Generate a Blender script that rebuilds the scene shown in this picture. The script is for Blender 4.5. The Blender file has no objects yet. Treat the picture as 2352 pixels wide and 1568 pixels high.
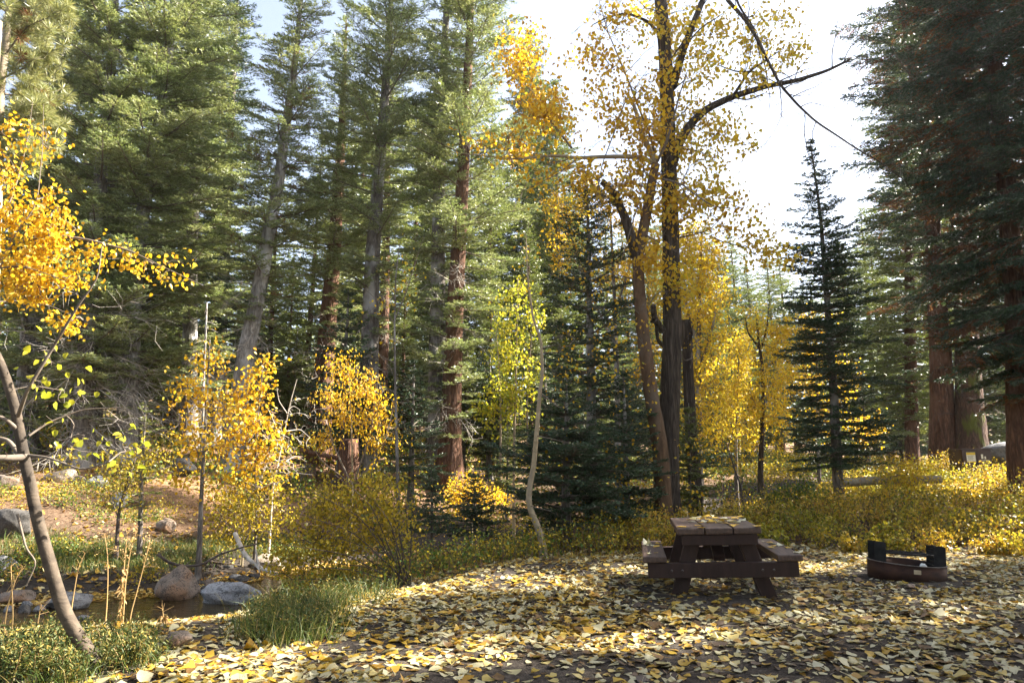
import bpy, bmesh, math, random
import numpy as np
from mathutils import Vector, Matrix, noise as mnoise

scene = bpy.context.scene
col = scene.collection
R = math.radians
PITCH = R(10.3)
CAMH = 1.5
F = 1568.0
CP, SP = math.cos(PITCH), math.sin(PITCH)
SUN_AZ = R(74)      # right of the view direction (+Y)
SUN_EL = R(40)

# ------------------------------------------------------------------ projection helpers
def ray(u, v):
    xc = (u - 1176.0) / F
    yc = (784.0 - v) / F
    return np.array([xc, CP - SP * yc, SP + CP * yc])

def at(u, v, Y):
    d = ray(u, v)
    t = Y / d[1]
    return np.array([d[0] * t, Y, CAMH + d[2] * t])

def depth(u, v, Y):
    return Y / ray(u, v)[1]

def at_z(u, v, z):
    d = ray(u, v)
    t = (z - CAMH) / d[2]
    return np.array([d[0] * t, d[1] * t, z])

# ------------------------------------------------------------------ terrain
CREEK = np.array([(-60, 7.0), (-30, 9.0), (-14, 10.5), (-8, 11.1), (-5.5, 12.0), (-4.3, 14.2), (-2.2, 17.0), (1.5, 19.3),
                  (6, 23), (12, 28.5), (30, 42), (90, 80)], float)

def vnoise(x, y, seed=0):
    x = np.asarray(x, float); y = np.asarray(y, float)
    xi = np.floor(x).astype(np.int64); yi = np.floor(y).astype(np.int64)
    fx = x - xi; fy = y - yi
    fx = fx * fx * (3 - 2 * fx); fy = fy * fy * (3 - 2 * fy)
    def h(a, b):
        n = (a * 374761393 + b * 668265263 + seed * 144665) & 0xffffffff
        n = ((n ^ (n >> 13)) * 1274126177) & 0xffffffff
        return ((n ^ (n >> 16)) & 0xffff) / 65535.0
    return (h(xi, yi) * (1 - fx) + h(xi + 1, yi) * fx) * (1 - fy) + (h(xi, yi + 1) * (1 - fx) + h(xi + 1, yi + 1) * fx) * fy

def creek_sd(x, y):
    """signed distance to the creek's middle line: positive on the clearing's side"""
    x = np.asarray(x, float); y = np.asarray(y, float)
    best = np.full(x.shape, 1e9); sgn = np.ones(x.shape)
    for (ax, ay), (bx, by) in zip(CREEK[:-1], CREEK[1:]):
        dx, dy = bx - ax, by - ay
        t = np.clip(((x - ax) * dx + (y - ay) * dy) / (dx * dx + dy * dy), 0, 1)
        px, py = ax + t * dx, ay + t * dy
        dd = np.hypot(x - px, y - py)
        s = np.where(dx * (y - ay) - dy * (x - ax) > 0, -1.0, 1.0)
        m = dd < best
        best = np.where(m, dd, best); sgn = np.where(m, s, sgn)
    return best * sgn

def sstep(a, b, x):
    t = np.clip((x - a) / (b - a), 0, 1)
    return t * t * (3 - 2 * t)

WATER = -0.78
def terrain(x, y):
    x = np.asarray(x, float); y = np.asarray(y, float)
    d = creek_sd(x, y)
    near = np.interp(d, [0, 0.8, 1.65, 2.2, 3.2, 5.2, 7], [-1.2, -1.15, -0.84, -0.64, -0.38, -0.06, 0.0])
    farv = np.interp(-d, [0, 0.8, 1.5, 2.4, 4, 7, 10, 14, 20, 40, 100, 300], [-1.2, -1.1, -0.8, -0.6, -0.32, 0.4, 1.15, 1.9, 2.5, 4, 12, 30])
    k = sstep(7, -4, x)
    farv = np.where(-d > 2.4, farv * (0.4 + 0.6 * k) - 0.2 * (1 - k), farv)
    z = np.where(d > 0, near, farv)
    rise = 1.15 * sstep(13.5, 28, y) * sstep(4, 13, x)
    z = z + np.where(d > 2, rise, rise * sstep(0.8, 2, np.abs(d)))
    z = z + 0.05 * sstep(60, 300, np.hypot(x, y)) * np.hypot(x, y)
    b = sstep(1.2, 3, np.abs(d))
    z = z + b * (0.09 * (vnoise(x * 0.45, y * 0.45, 1) - 0.5) + 0.04 * (vnoise(x * 1.3, y * 1.3, 2) - 0.5) + 0.016 * (vnoise(x * 4, y * 4, 3) - 0.5))
    z = z + np.where(d < -3, 0.35 * (vnoise(x * 0.5 + 9, y * 0.5, 5) - 0.5) + 0.12 * (vnoise(x * 1.7, y * 1.7, 6) - 0.5), 0)
    return z

def tz(x, y):
    return float(terrain(np.array([x]), np.array([y]))[0])

def ground_hit(u, v):
    d = ray(u, v)
    ts = np.arange(3, 90, 0.03)
    zs = CAMH + d[2] * ts
    m = zs < terrain(d[0] * ts, d[1] * ts)
    i = int(np.argmax(m)) if m.any() else len(ts) - 1
    t = ts[i]
    return np.array([d[0] * t, d[1] * t, CAMH + d[2] * t])

# ------------------------------------------------------------------ mesh collecting
class Geo:
    def __init__(self):
        self.V = []; self.F = []; self.n = 0
    def add(self, V, Fc, mat=0):
        V = np.asarray(V, float).reshape(-1, 3)
        Fc = np.asarray(Fc, np.int64)
        if len(V) == 0 or len(Fc) == 0: return
        self.V.append(V); self.F.append((Fc + self.n, mat)); self.n += len(V)
    def mesh(self, name, mats, smooth=True, origin=(0, 0, 0)):
        me = bpy.data.meshes.new(name)
        if not self.V:
            return me
        V = np.concatenate(self.V) - np.asarray(origin, float)
        loops = np.concatenate([f.ravel() for f, _ in self.F])
        tot = np.concatenate([np.full(len(f), f.shape[1]) for f, _ in self.F])
        mi = np.concatenate([np.full(len(f), m) for f, m in self.F])
        start = np.concatenate([[0], np.cumsum(tot)[:-1]])
        me.vertices.add(len(V)); me.vertices.foreach_set('co', V.astype(np.float32).ravel())
        me.loops.add(len(loops)); me.loops.foreach_set('vertex_index', loops.astype(np.int32))
        me.polygons.add(len(tot))
        me.polygons.foreach_set('loop_start', start.astype(np.int32))
        me.polygons.foreach_set('loop_total', tot.astype(np.int32))
        for m in mats: me.materials.append(m)
        me.polygons.foreach_set('material_index', mi.astype(np.int32))
        me.polygons.foreach_set('use_smooth', np.full(len(tot), smooth))
        me.update(calc_edges=True); me.validate()
        return me
    def build(self, name, mats, parent=None, smooth=True, origin=None):
        if not isinstance(mats, (list, tuple)): mats = [mats]
        if origin is None:
            origin = parent['_o'] if parent is not None and '_o' in parent else (0, 0, 0)
        o = bpy.data.objects.new(name, self.mesh(name, mats, smooth, origin))
        col.objects.link(o)
        if parent is not None: o.parent = parent
        else: o.location = origin
        return o

def tag(o, label=None, cat=None, group=None, kind=None):
    if label: o['label'] = label
    if cat: o['category'] = cat
    if group: o['group'] = group
    if kind: o['kind'] = kind
    return o

def empty(name, loc, label, cat, group=None):
    o = bpy.data.objects.new(name, None); col.objects.link(o)
    o.location = [float(a) for a in loc]; o.empty_display_size = 0.2
    o['_o'] = [float(a) for a in loc]
    return tag(o, label, cat, group)

def copy_tree(o, loc, rotz=0.0, scale=1.0, label=None, group=None):
    r = o.copy(); col.objects.link(r)
    r.location = [float(a) for a in loc]; r.rotation_euler = (0, 0, rotz); r.scale = (scale, scale, scale)
    if label: r['label'] = label
    if group: r['group'] = group
    for ch in list(o.children):
        c = ch.copy(); col.objects.link(c); c.parent = r
        for g in ch.children:
            q = g.copy(); col.objects.link(q); q.parent = c
    return r

def norm(a):
    return a / np.maximum(np.linalg.norm(a, axis=-1, keepdims=True), 1e-9)

def resample(pts, n):
    pts = np.asarray(pts, float)
    seg = np.linalg.norm(np.diff(pts, axis=0), axis=1)
    s = np.concatenate([[0], np.cumsum(seg)])
    # catmull-like smoothing: cubic over cumulative length by blending linear twice
    q = np.linspace(0, s[-1], n)
    out = np.stack([np.interp(q, s, pts[:, k]) for k in range(3)], 1)
    for _ in range(max(1, n // (3 * len(pts)))):
        out[1:-1] = 0.25 * out[:-2] + 0.5 * out[1:-1] + 0.25 * out[2:]
    return out

def tube(g, pts, rad, k=8, mat=0, rough=0.0, rng=None, cap=True):
    pts = np.asarray(pts, float); rad = np.asarray(rad, float)
    n = len(pts)
    T = norm(np.gradient(pts, axis=0))
    ref = np.array([0.0, 0, 1]) if abs(T[:, 2]).mean() < 0.75 else np.array([0.13, 1.0, 0])
    S = norm(np.cross(T, ref)); U = np.cross(S, T)
    a = np.linspace(0, 2 * math.pi, k, endpoint=False)
    rr = np.repeat(rad[:, None], k, 1)
    if rough:
        rng = rng or np.random.default_rng(1)
        ph = rng.uniform(0, 6.28, 6)
        along = np.concatenate([[0], np.cumsum(np.linalg.norm(np.diff(pts, axis=0), axis=1))])[:, None]
        w = (np.sin(3 * a + ph[0] + along * 0.7) * 0.4 + np.sin(5 * a + ph[1] - along * 1.3) * 0.3 + np.sin(8 * a + ph[2] + along * 2.1) * 0.2 + np.sin(11 * a + ph[3] - along * 3.3) * 0.2)
        rr = rr * (1 + rough * (w + rng.normal(0, 0.35, (n, k))))
    P = pts[:, None, :] + rr[..., None] * (np.cos(a)[None, :, None] * S[:, None, :] + np.sin(a)[None, :, None] * U[:, None, :])
    idx = np.arange(n * k).reshape(n, k)
    q = np.stack([idx[:-1], np.roll(idx[:-1], -1, 1), np.roll(idx[1:], -1, 1), idx[1:]], -1).reshape(-1, 4)
    g.add(P.reshape(-1, 3), q, mat)
    if cap and rad[-1] > 0.012:
        g.F.append((np.array([idx[-1]]) + g.n - n * k, mat))

def straws(g, A, B, ra, rb, mat=0):
    """many three-sided sticks at once"""
    A = np.asarray(A, float); B = np.asarray(B, float); n = len(A)
    if n == 0: return
    d = norm(B - A)
    ref = np.where(np.abs(d[:, 2:3]) > 0.9, np.array([[1.0, 0, 0]]), np.array([[0, 0, 1.0]]))
    s = norm(np.cross(d, ref)); u = np.cross(s, d)
    ra = np.broadcast_to(ra, (n,))[:, None]; rb = np.broadcast_to(rb, (n,))[:, None]
    V = np.zeros((n, 6, 3))
    for i in range(3):
        c, w = math.cos(i * 2.094), math.sin(i * 2.094)
        V[:, i] = A + ra * (c * s + w * u)
        V[:, 3 + i] = B + rb * (c * s + w * u)
    base = (np.arange(n) * 6)[:, None, None]
    f = np.array([[0, 1, 4, 3], [1, 2, 5, 4], [2, 0, 3, 5]])[None]
    g.add(V.reshape(-1, 3), (f + base).reshape(-1, 4), mat)

def kites(g, P, D, L, W, rng, mat=0, mid=0.42, side=None):
    """many slim four-cornered blades: needles and sprays"""
    n = len(P)
    if n == 0: return
    if side is None:
        side = norm(np.cross(D, rng.normal(size=(n, 3))))
    L = np.broadcast_to(L, (n,))[:, None]; W = np.broadcast_to(W, (n,))[:, None]
    V = np.zeros((n, 4, 3))
    V[:, 0] = P; V[:, 1] = P + D * L * mid + side * W * 0.5
    V[:, 2] = P + D * L; V[:, 3] = P + D * L * mid - side * W * 0.5
    g.add(V.reshape(-1, 3), np.arange(4 * n).reshape(n, 4), mat)

def leaves6(g, P, L, rng, mat=0, hang=0.7, ratio=0.85, fold=0.12):
    """many folded six-cornered broad leaves"""
    n = len(P)
    if n == 0: return
    D = norm(np.array([0, 0, -hang]) + rng.normal(0, 0.6, (n, 3)))
    s = norm(np.cross(D, rng.normal(size=(n, 3)))); u = np.cross(s, D)
    L = np.broadcast_to(L, (n,))[:, None]; W = L * ratio
    fo = L * fold
    V = np.zeros((n, 6, 3))
    V[:, 0] = P
    V[:, 1] = P + D * L * 0.25 + s * W * 0.46 + u * fo
    V[:, 2] = P + D * L * 0.62 + s * W * 0.36 + u * fo
    V[:, 3] = P + D * L
    V[:, 4] = P + D * L * 0.62 - s * W * 0.36 + u * fo
    V[:, 5] = P + D * L * 0.25 - s * W * 0.46 + u * fo
    b = (np.arange(n) * 6)[:, None, None]
    f = np.array([[0, 1, 2, 3], [0, 3, 4, 5]])[None]
    g.add(V.reshape(-1, 3), (f + b).reshape(-1, 4), mat)

# ------------------------------------------------------------------ materials
def new_mat(name):
    m = bpy.data.materials.new(name); m.use_nodes = True
    nt = m.node_tree; nt.nodes.clear()
    out = nt.nodes.new('ShaderNodeOutputMaterial')
    return m, nt, out

def nd(nt, t, **kw):
    n = nt.nodes.new(t)
    for k, v in kw.items():
        if k in n.inputs: n.inputs[k].default_value = v
        else: setattr(n, k, v)
    return n

def ramp(nt, fac, stops, interp='LINEAR'):
    r = nt.nodes.new('ShaderNodeValToRGB'); cr = r.color_ramp; cr.interpolation = interp
    while len(cr.elements) < len(stops): cr.elements.new(0.5)
    for e, (p, c) in zip(cr.elements, stops):
        e.position = p; e.color = (*c, 1)
    nt.links.new(fac, r.inputs['Fac'])
    return r.outputs['Color']

def coords(nt, scale=(1, 1, 1), kind='Object'):
    tc = nt.nodes.new('ShaderNodeTexCoord'); mp = nt.nodes.new('ShaderNodeMapping')
    mp.inputs['Scale'].default_value = scale
    nt.links.new(tc.outputs[kind], mp.inputs['Vector'])
    return mp.outputs['Vector']

def tex_noise(nt, vec, scale, detail=4, rough=0.55, dist=0.0):
    n = nd(nt, 'ShaderNodeTexNoise', Scale=scale, Detail=detail, Roughness=rough, Distortion=dist)
    nt.links.new(vec, n.inputs['Vector'])
    return n.outputs['Fac']

def mix(nt, fac, a, b, mode='MIX'):
    m = nt.nodes.new('ShaderNodeMix'); m.data_type = 'RGBA'; m.blend_type = mode
    for sock, val in ((m.inputs[0], fac), (m.inputs[6], a), (m.inputs[7], b)):
        if hasattr(val, 'is_output'): nt.links.new(val, sock)
        elif isinstance(val, (int, float)): sock.default_value = val
        else: sock.default_value = (*val, 1)
    return m.outputs[2]

def leafy(name, stops, transl=0.4, rough=0.5, spec=0.35, tint=None, noise_scale=0.9, tcol=1.15):
    """foliage: colour differs from blade to blade and from clump to clump; thin, so light passes through"""
    m, nt, out = new_mat(name)
    geo = nt.nodes.new('ShaderNodeNewGeometry')
    c = ramp(nt, geo.outputs['Random Per Island'], stops)
    if tint:
        nz = tex_noise(nt, coords(nt), noise_scale, 2)
        f = ramp(nt, nz, [(0.42, (0, 0, 0)), (0.62, (1, 1, 1))])
        c = mix(nt, f, c, tint, 'MULTIPLY')
    p = nd(nt, 'ShaderNodeBsdfPrincipled', Roughness=rough)
    p.inputs['Specular IOR Level'].default_value = spec
    nt.links.new(c, p.inputs['Base Color'])
    t = nt.nodes.new('ShaderNodeBsdfTranslucent')
    tc = mix(nt, 1.0, c, (tcol, tcol * 0.98, tcol * 0.7), 'MULTIPLY')
    nt.links.new(tc, t.inputs['Color'])
    ms = nt.nodes.new('ShaderNodeMixShader'); ms.inputs[0].default_value = transl
    nt.links.new(p.outputs[0], ms.inputs[1]); nt.links.new(t.outputs[0], ms.inputs[2])
    nt.links.new(ms.outputs[0], out.inputs['Surface'])
    return m

def bark(name, dark, light, patch=None, sx=9.0, sz=1.6, bump=0.5, rough=0.9, moss=None, crk=0.6):
    m, nt, out = new_mat(name)
    v = coords(nt, (sx, sx, sz))
    n1 = tex_noise(nt, v, 1.0, 6, 0.62, 0.6)
    v2 = nd(nt, 'ShaderNodeTexVoronoi', Scale=1.6, feature='DISTANCE_TO_EDGE')
    nt.links.new(v, v2.inputs['Vector'])
    wob = nd(nt, 'ShaderNodeVectorMath', operation='MULTIPLY_ADD')
    nz0 = nd(nt, 'ShaderNodeTexNoise', Scale=0.9, Detail=3.0); nt.links.new(v, nz0.inputs['Vector'])
    nt.links.new(nz0.outputs['Color'], wob.inputs[0]); wob.inputs[1].default_value = (1.6, 1.6, 1.6); nt.links.new(v, wob.inputs[2]); nt.links.new(wob.outputs[0], v2.inputs['Vector'])
    k0 = 1 - crk
    crack = ramp(nt, v2.outputs['Distance'], [(0.0, (k0, k0, k0)), (0.3, (1, 1, 1))])
    c = ramp(nt, n1, [(0.3, dark), (0.68, light)])
    c = mix(nt, crack, tuple(x * 0.45 for x in dark), c)
    if patch:
        nz = tex_noise(nt, coords(nt, (1.6, 1.6, 0.7)), 1.0, 4)
        c = mix(nt, ramp(nt, nz, [(0.5, (0, 0, 0)), (0.6, (1, 1, 1))]), c, patch)
    if moss:
        nz = tex_noise(nt, coords(nt, (2.5, 2.5, 0.9)), 1.0, 4)
        c = mix(nt, ramp(nt, nz, [(0.52, (0, 0, 0)), (0.62, (1, 1, 1))]), c, moss)
    p = nd(nt, 'ShaderNodeBsdfPrincipled', Roughness=rough)
    p.inputs['Specular IOR Level'].default_value = 0.2
    nt.links.new(c, p.inputs['Base Color'])
    b = nd(nt, 'ShaderNodeBump', Strength=bump, Distance=0.05)
    hm = nt.nodes.new('ShaderNodeMath'); hm.operation = 'ADD'
    nt.links.new(n1, hm.inputs[0]); nt.links.new(crack, hm.inputs[1])
    nt.links.new(hm.outputs[0], b.inputs['Height']); nt.links.new(b.outputs[0], p.inputs['Normal'])
    nt.links.new(p.outputs[0], out.inputs['Surface'])
    return m

def plain(name, c1, c2, scale=(6, 6, 6), rough=0.7, bump=0.2, metal=0.0, spec=0.3, detail=6, dist=0.01):
    m, nt, out = new_mat(name)
    n1 = tex_noise(nt, coords(nt, scale), 1.0, detail, 0.6)
    c = ramp(nt, n1, [(0.3, c1), (0.7, c2)])
    p = nd(nt, 'ShaderNodeBsdfPrincipled', Roughness=rough, Metallic=metal)
    p.inputs['Specular IOR Level'].default_value = spec
    nt.links.new(c, p.inputs['Base Color'])
    b = nd(nt, 'ShaderNodeBump', Strength=bump, Distance=dist)
    nt.links.new(n1, b.inputs['Height']); nt.links.new(b.outputs[0], p.inputs['Normal'])
    nt.links.new(p.outputs[0], out.inputs['Surface'])
    return m

M = {}
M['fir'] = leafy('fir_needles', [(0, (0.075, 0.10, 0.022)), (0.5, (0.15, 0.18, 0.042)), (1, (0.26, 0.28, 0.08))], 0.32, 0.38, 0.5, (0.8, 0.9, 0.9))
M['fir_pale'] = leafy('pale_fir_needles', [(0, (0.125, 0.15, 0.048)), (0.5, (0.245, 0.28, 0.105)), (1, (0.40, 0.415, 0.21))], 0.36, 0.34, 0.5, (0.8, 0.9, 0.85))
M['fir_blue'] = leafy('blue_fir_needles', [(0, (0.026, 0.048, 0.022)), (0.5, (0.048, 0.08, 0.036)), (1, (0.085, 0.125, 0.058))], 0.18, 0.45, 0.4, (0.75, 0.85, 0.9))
M['pine'] = leafy('pine_needles', [(0, (0.13, 0.15, 0.05)), (0.6, (0.26, 0.27, 0.11)), (1, (0.38, 0.35, 0.17))], 0.35, 0.4, 0.5)
M['needle_dead'] = leafy('dead_needles', [(0, (0.10, 0.045, 0.022)), (0.5, (0.17, 0.075, 0.032)), (1, (0.24, 0.12, 0.05))], 0.25, 0.7, 0.2)
GOLD = [(0, (0.32, 0.16, 0.012)), (0.2, (0.54, 0.31, 0.015)), (0.6, (0.66, 0.43, 0.025)), (0.9, (0.70, 0.50, 0.06)), (1, (0.44, 0.42, 0.06))]
LEMON = [(0, (0.42, 0.25, 0.016)), (0.25, (0.62, 0.42, 0.025)), (0.7, (0.70, 0.51, 0.05)), (1, (0.50, 0.46, 0.06))]
LIME = [(0, (0.22, 0.26, 0.025)), (0.4, (0.42, 0.42, 0.04)), (0.8, (0.56, 0.50, 0.05)), (1, (0.6, 0.45, 0.04))]
OLIVE = [(0, (0.14, 0.12, 0.018)), (0.35, (0.30, 0.24, 0.022)), (0.7, (0.48, 0.36, 0.028)), (0.9, (0.56, 0.38, 0.03)), (1, (0.22, 0.25, 0.04))]
M['gold'] = leafy('golden_leaves', GOLD, 0.58, 0.4, 0.4)
M['lemon'] = leafy('lemon_leaves', LEMON, 0.58, 0.4, 0.4)
M['lime'] = leafy('lime_leaves', LIME, 0.58, 0.4, 0.4)
M['olive'] = leafy('ochre_shrub_leaves', OLIVE, 0.4, 0.5, 0.3)
M['thicket'] = leafy('thicket_leaves', [(0, (0.10, 0.11, 0.02)), (0.25, (0.28, 0.22, 0.025)), (0.55, (0.50, 0.33, 0.03)), (0.85, (0.66, 0.45, 0.06)), (1, (0.40, 0.17, 0.02))], 0.42, 0.45, 0.4, (0.6, 0.8, 0.6), 0.55)
M['herb'] = leafy('herb_leaves', [(0, (0.05, 0.10, 0.018)), (0.5, (0.11, 0.17, 0.03)), (0.8, (0.24, 0.24, 0.04)), (1, (0.4, 0.3, 0.04))], 0.35, 0.5, 0.3)
M['weed'] = leafy('weed_leaves', [(0, (0.03, 0.05, 0.014)), (0.5, (0.075, 0.10, 0.026)), (0.8, (0.16, 0.15, 0.04)), (1, (0.36, 0.26, 0.06))], 0.3, 0.55, 0.3)
M['grass'] = leafy('grass_blades', [(0, (0.035, 0.06, 0.014)), (0.5, (0.07, 0.11, 0.024)), (0.8, (0.14, 0.155, 0.035)), (1, (0.34, 0.26, 0.10))], 0.3, 0.5, 0.3)
M['straw'] = leafy('dry_stalk', [(0, (0.30, 0.18, 0.07)), (0.5, (0.42, 0.27, 0.11)), (1, (0.52, 0.37, 0.18))], 0.1, 0.7, 0.2)
M['litter'] = leafy('fallen_leaves', [(0, (0.05, 0.03, 0.015)), (0.16, (0.15, 0.08, 0.022)), (0.24, (0.31, 0.17, 0.018)), (0.46, (0.42, 0.275, 0.03)), (0.56, (0.38, 0.30, 0.10)), (0.66, (0.35, 0.31, 0.17)), (1, (0.44, 0.40, 0.255))], 0.2, 0.42, 0.5, tcol=1.0)
M['litter_gold'] = leafy('fallen_leaves_gold', [(0, (0.13, 0.06, 0.02)), (0.25, (0.34, 0.17, 0.025)), (0.6, (0.58, 0.36, 0.04)), (1, (0.64, 0.55, 0.28))], 0.22, 0.45, 0.4, tcol=1.0)
M['bark_grey'] = bark('grey_fir_bark', (0.10, 0.08, 0.065), (0.26, 0.23, 0.20), (0.34, 0.32, 0.29))
M['bark_pale'] = bark('pale_fir_bark', (0.16, 0.14, 0.12), (0.38, 0.35, 0.31), (0.46, 0.44, 0.41))
M['bark_red'] = bark('red_fir_bark', (0.07, 0.035, 0.022), (0.22, 0.115, 0.07), (0.15, 0.08, 0.05), sx=8, sz=1.2, bump=0.8)
M['bark_moss'] = bark('mossy_fir_bark', (0.06, 0.035, 0.025), (0.17, 0.10, 0.065), None, sx=8, sz=1.2, bump=0.8, moss=(0.10, 0.11, 0.02))
M['bark_cotton'] = bark('furrowed_cottonwood_bark', (0.045, 0.034, 0.026), (0.16, 0.122, 0.09), None, sx=11, sz=1.0, bump=1.0)
M['bark_orange'] = bark('peeling_cottonwood_bark', (0.075, 0.045, 0.026), (0.19, 0.115, 0.065), (0.13, 0.095, 0.066), sx=6, sz=2.2, bump=0.5, crk=0.25)
M['bark_tan'] = bark('smooth_tan_bark', (0.20, 0.155, 0.095), (0.38, 0.31, 0.20), (0.26, 0.21, 0.15), sx=5, sz=7, bump=0.25, crk=0.0)
M['bark_alder'] = bark('mottled_young_bark', (0.03, 0.024, 0.019), (0.12, 0.092, 0.066), (0.035, 0.029, 0.024), sx=6, sz=9, bump=0.35, crk=0.0)
M['twig'] = plain('twig_bark', (0.10, 0.075, 0.055), (0.22, 0.18, 0.14), (8, 8, 8), 0.85, 0.1)
M['twig_dark'] = plain('dark_twig_bark', (0.045, 0.033, 0.028), (0.11, 0.085, 0.07), (8, 8, 8), 0.85, 0.1)
M['twig_red'] = plain('brown_twig_bark', (0.09, 0.05, 0.035), (0.20, 0.12, 0.08), (8, 8, 8), 0.8, 0.1)
M['deadwood'] = plain('bleached_deadwood', (0.30, 0.26, 0.21), (0.56, 0.51, 0.44), (7, 7, 7), 0.8, 0.15)

# soil with needles and damp patches; reddish needle duff beyond the creek
def ground_mat():
    m, nt, out = new_mat('forest_soil')
    v = coords(nt)
    n1 = tex_noise(nt, v, 0.8, 5); n2 = tex_noise(nt, v, 14, 8, 0.7); n3 = tex_noise(nt, v, 60, 3, 0.7)
    soil = ramp(nt, n2, [(0.28, (0.022, 0.018, 0.015)), (0.5, (0.055, 0.045, 0.037)), (0.72, (0.12, 0.10, 0.08))])
    soil = mix(nt, ramp(nt, n1, [(0.4, (0, 0, 0)), (0.65, (1, 1, 1))]), soil, (0.7, 0.66, 0.62), 'MULTIPLY')
    duff = ramp(nt, n2, [(0.3, (0.10, 0.055, 0.03)), (0.5, (0.24, 0.14, 0.075)), (0.72, (0.40, 0.26, 0.15))])
    att = nd(nt, 'ShaderNodeAttribute', attribute_name='duff')
    c = mix(nt, att.outputs['Fac'], soil, duff)
    p = nd(nt, 'ShaderNodeBsdfPrincipled', Roughness=0.95)
    p.inputs['Specular IOR Level'].default_value = 0.15
    nt.links.new(c, p.inputs['Base Color'])
    ad = nt.nodes.new('ShaderNodeMath'); ad.operation = 'ADD'
    nt.links.new(n2, ad.inputs[0]); nt.links.new(n3, ad.inputs[1])
    b = nd(nt, 'ShaderNodeBump', Strength=0.8, Distance=0.03)
    nt.links.new(ad.outputs[0], b.inputs['Height']); nt.links.new(b.outputs[0], p.inputs['Normal'])
    nt.links.new(p.outputs[0], out.inputs['Surface'])
    return m

def water_mat():
    m, nt, out = new_mat('creek_water')
    v = coords(nt, (1.2, 3.0, 1))
    n1 = tex_noise(nt, v, 2.2, 3, 0.5, 0.4); n2 = tex_noise(nt, v, 9, 2, 0.5, 0.2)
    ad = nt.nodes.new('ShaderNodeMath'); ad.operation = 'MULTIPLY_ADD'; ad.inputs[1].default_value = 0.3
    nt.links.new(n2, ad.inputs[0]); nt.links.new(n1, ad.inputs[2])
    b = nd(nt, 'ShaderNodeBump', Strength=0.3, Distance=0.06)
    nt.links.new(ad.outputs[0], b.inputs['Height'])
    gl = nd(nt, 'ShaderNodeBsdfGlossy', Roughness=0.05); gl.inputs['Color'].default_value = (0.9, 0.9, 0.9, 1)
    tr = nd(nt, 'ShaderNodeBsdfTransparent'); tr.inputs['Color'].default_value = (0.52, 0.40, 0.22, 1)
    df = nd(nt, 'ShaderNodeBsdfDiffuse'); df.inputs['Color'].default_value = (0.075, 0.050, 0.020, 1)
    body = nt.nodes.new('ShaderNodeMixShader'); body.inputs[0].default_value = 0.45
    nt.links.new(tr.outputs[0], body.inputs[1]); nt.links.new(df.outputs[0], body.inputs[2])
    fr = nd(nt, 'ShaderNodeFresnel', IOR=1.33)
    nt.links.new(b.outputs[0], gl.inputs['Normal']); nt.links.new(b.outputs[0], fr.inputs['Normal'])
    ms = nt.nodes.new('ShaderNodeMixShader')
    nt.links.new(fr.outputs[0], ms.inputs[0]); nt.links.new(body.outputs[0], ms.inputs[1]); nt.links.new(gl.outputs[0], ms.inputs[2])
    nt.links.new(ms.outputs[0], out.inputs['Surface'])
    return m

def rock_mat(name, dark, light, speck=(0.02, 0.02, 0.02), stain=None):
    m, nt, out = new_mat(name)
    v = coords(nt)
    n1 = tex_noise(nt, v, 3.0, 8, 0.65); n2 = tex_noise(nt, v, 45, 3, 0.7); n3 = tex_noise(nt, v, 1.6, 4)
    c = ramp(nt, n1, [(0.3, dark), (0.68, light)])
    if stain: c = mix(nt, ramp(nt, n3, [(0.46, (0, 0, 0)), (0.58, (1, 1, 1))]), c, stain)
    c = mix(nt, ramp(nt, n2, [(0.36, (1, 1, 1)), (0.46, (0, 0, 0))]), c, speck)
    p = nd(nt, 'ShaderNodeBsdfPrincipled', Roughness=0.78)
    p.inputs['Specular IOR Level'].default_value = 0.3
    nt.links.new(c, p.inputs['Base Color'])
    vo = nd(nt, 'ShaderNodeTexVoronoi', Scale=2.6, feature='DISTANCE_TO_EDGE'); nw = nd(nt, 'ShaderNodeTexNoise', Scale=3.0, Detail=4.0)
    nt.links.new(v, nw.inputs['Vector']); nt.links.new(nw.outputs['Color'], vo.inputs['Vector'])
    ck = ramp(nt, vo.outputs['Distance'], [(0.0, (0.35, 0.35, 0.35)), (0.035, (1, 1, 1))])
    c = mix(nt, 1.0, c, ck, 'MULTIPLY'); nt.links.new(c, p.inputs['Base Color'])
    ad = nt.nodes.new('ShaderNodeMath'); ad.operation = 'MULTIPLY_ADD'; ad.inputs[1].default_value = 0.25
    nt.links.new(n2, ad.inputs[0]); nt.links.new(n1, ad.inputs[2])
    b = nd(nt, 'ShaderNodeBump', Strength=0.9, Distance=0.06)
    nt.links.new(ad.outputs[0], b.inputs['Height']); nt.links.new(b.outputs[0], p.inputs['Normal'])
    nt.links.new(p.outputs[0], out.inputs['Surface'])
    return m
M['rock_grey'] = rock_mat('grey_granite', (0.085, 0.085, 0.088), (0.27, 0.27, 0.27), (0.07, 0.07, 0.07))
M['rock_pale'] = rock_mat('pale_granite', (0.16, 0.165, 0.175), (0.42, 0.43, 0.44), (0.06, 0.06, 0.06), (0.24, 0.24, 0.25))
M['rock_brown'] = rock_mat('brown_granite', (0.12, 0.095, 0.075), (0.30, 0.24, 0.19), (0.05, 0.045, 0.04), (0.22, 0.13, 0.075))
M['rock_tan'] = rock_mat('tan_granite', (0.20, 0.16, 0.12), (0.46, 0.38, 0.29), (0.10, 0.08, 0.06))
M['rock_dark'] = rock_mat('dark_wet_stone', (0.03, 0.028, 0.026), (0.11, 0.10, 0.09), (0.02, 0.02, 0.02))
M['wood_table'] = plain('weathered_brown_boards', (0.030, 0.017, 0.012), (0.115, 0.070, 0.050), (26, 2.2, 26), 0.55, 0.35, spec=0.4)
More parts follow.
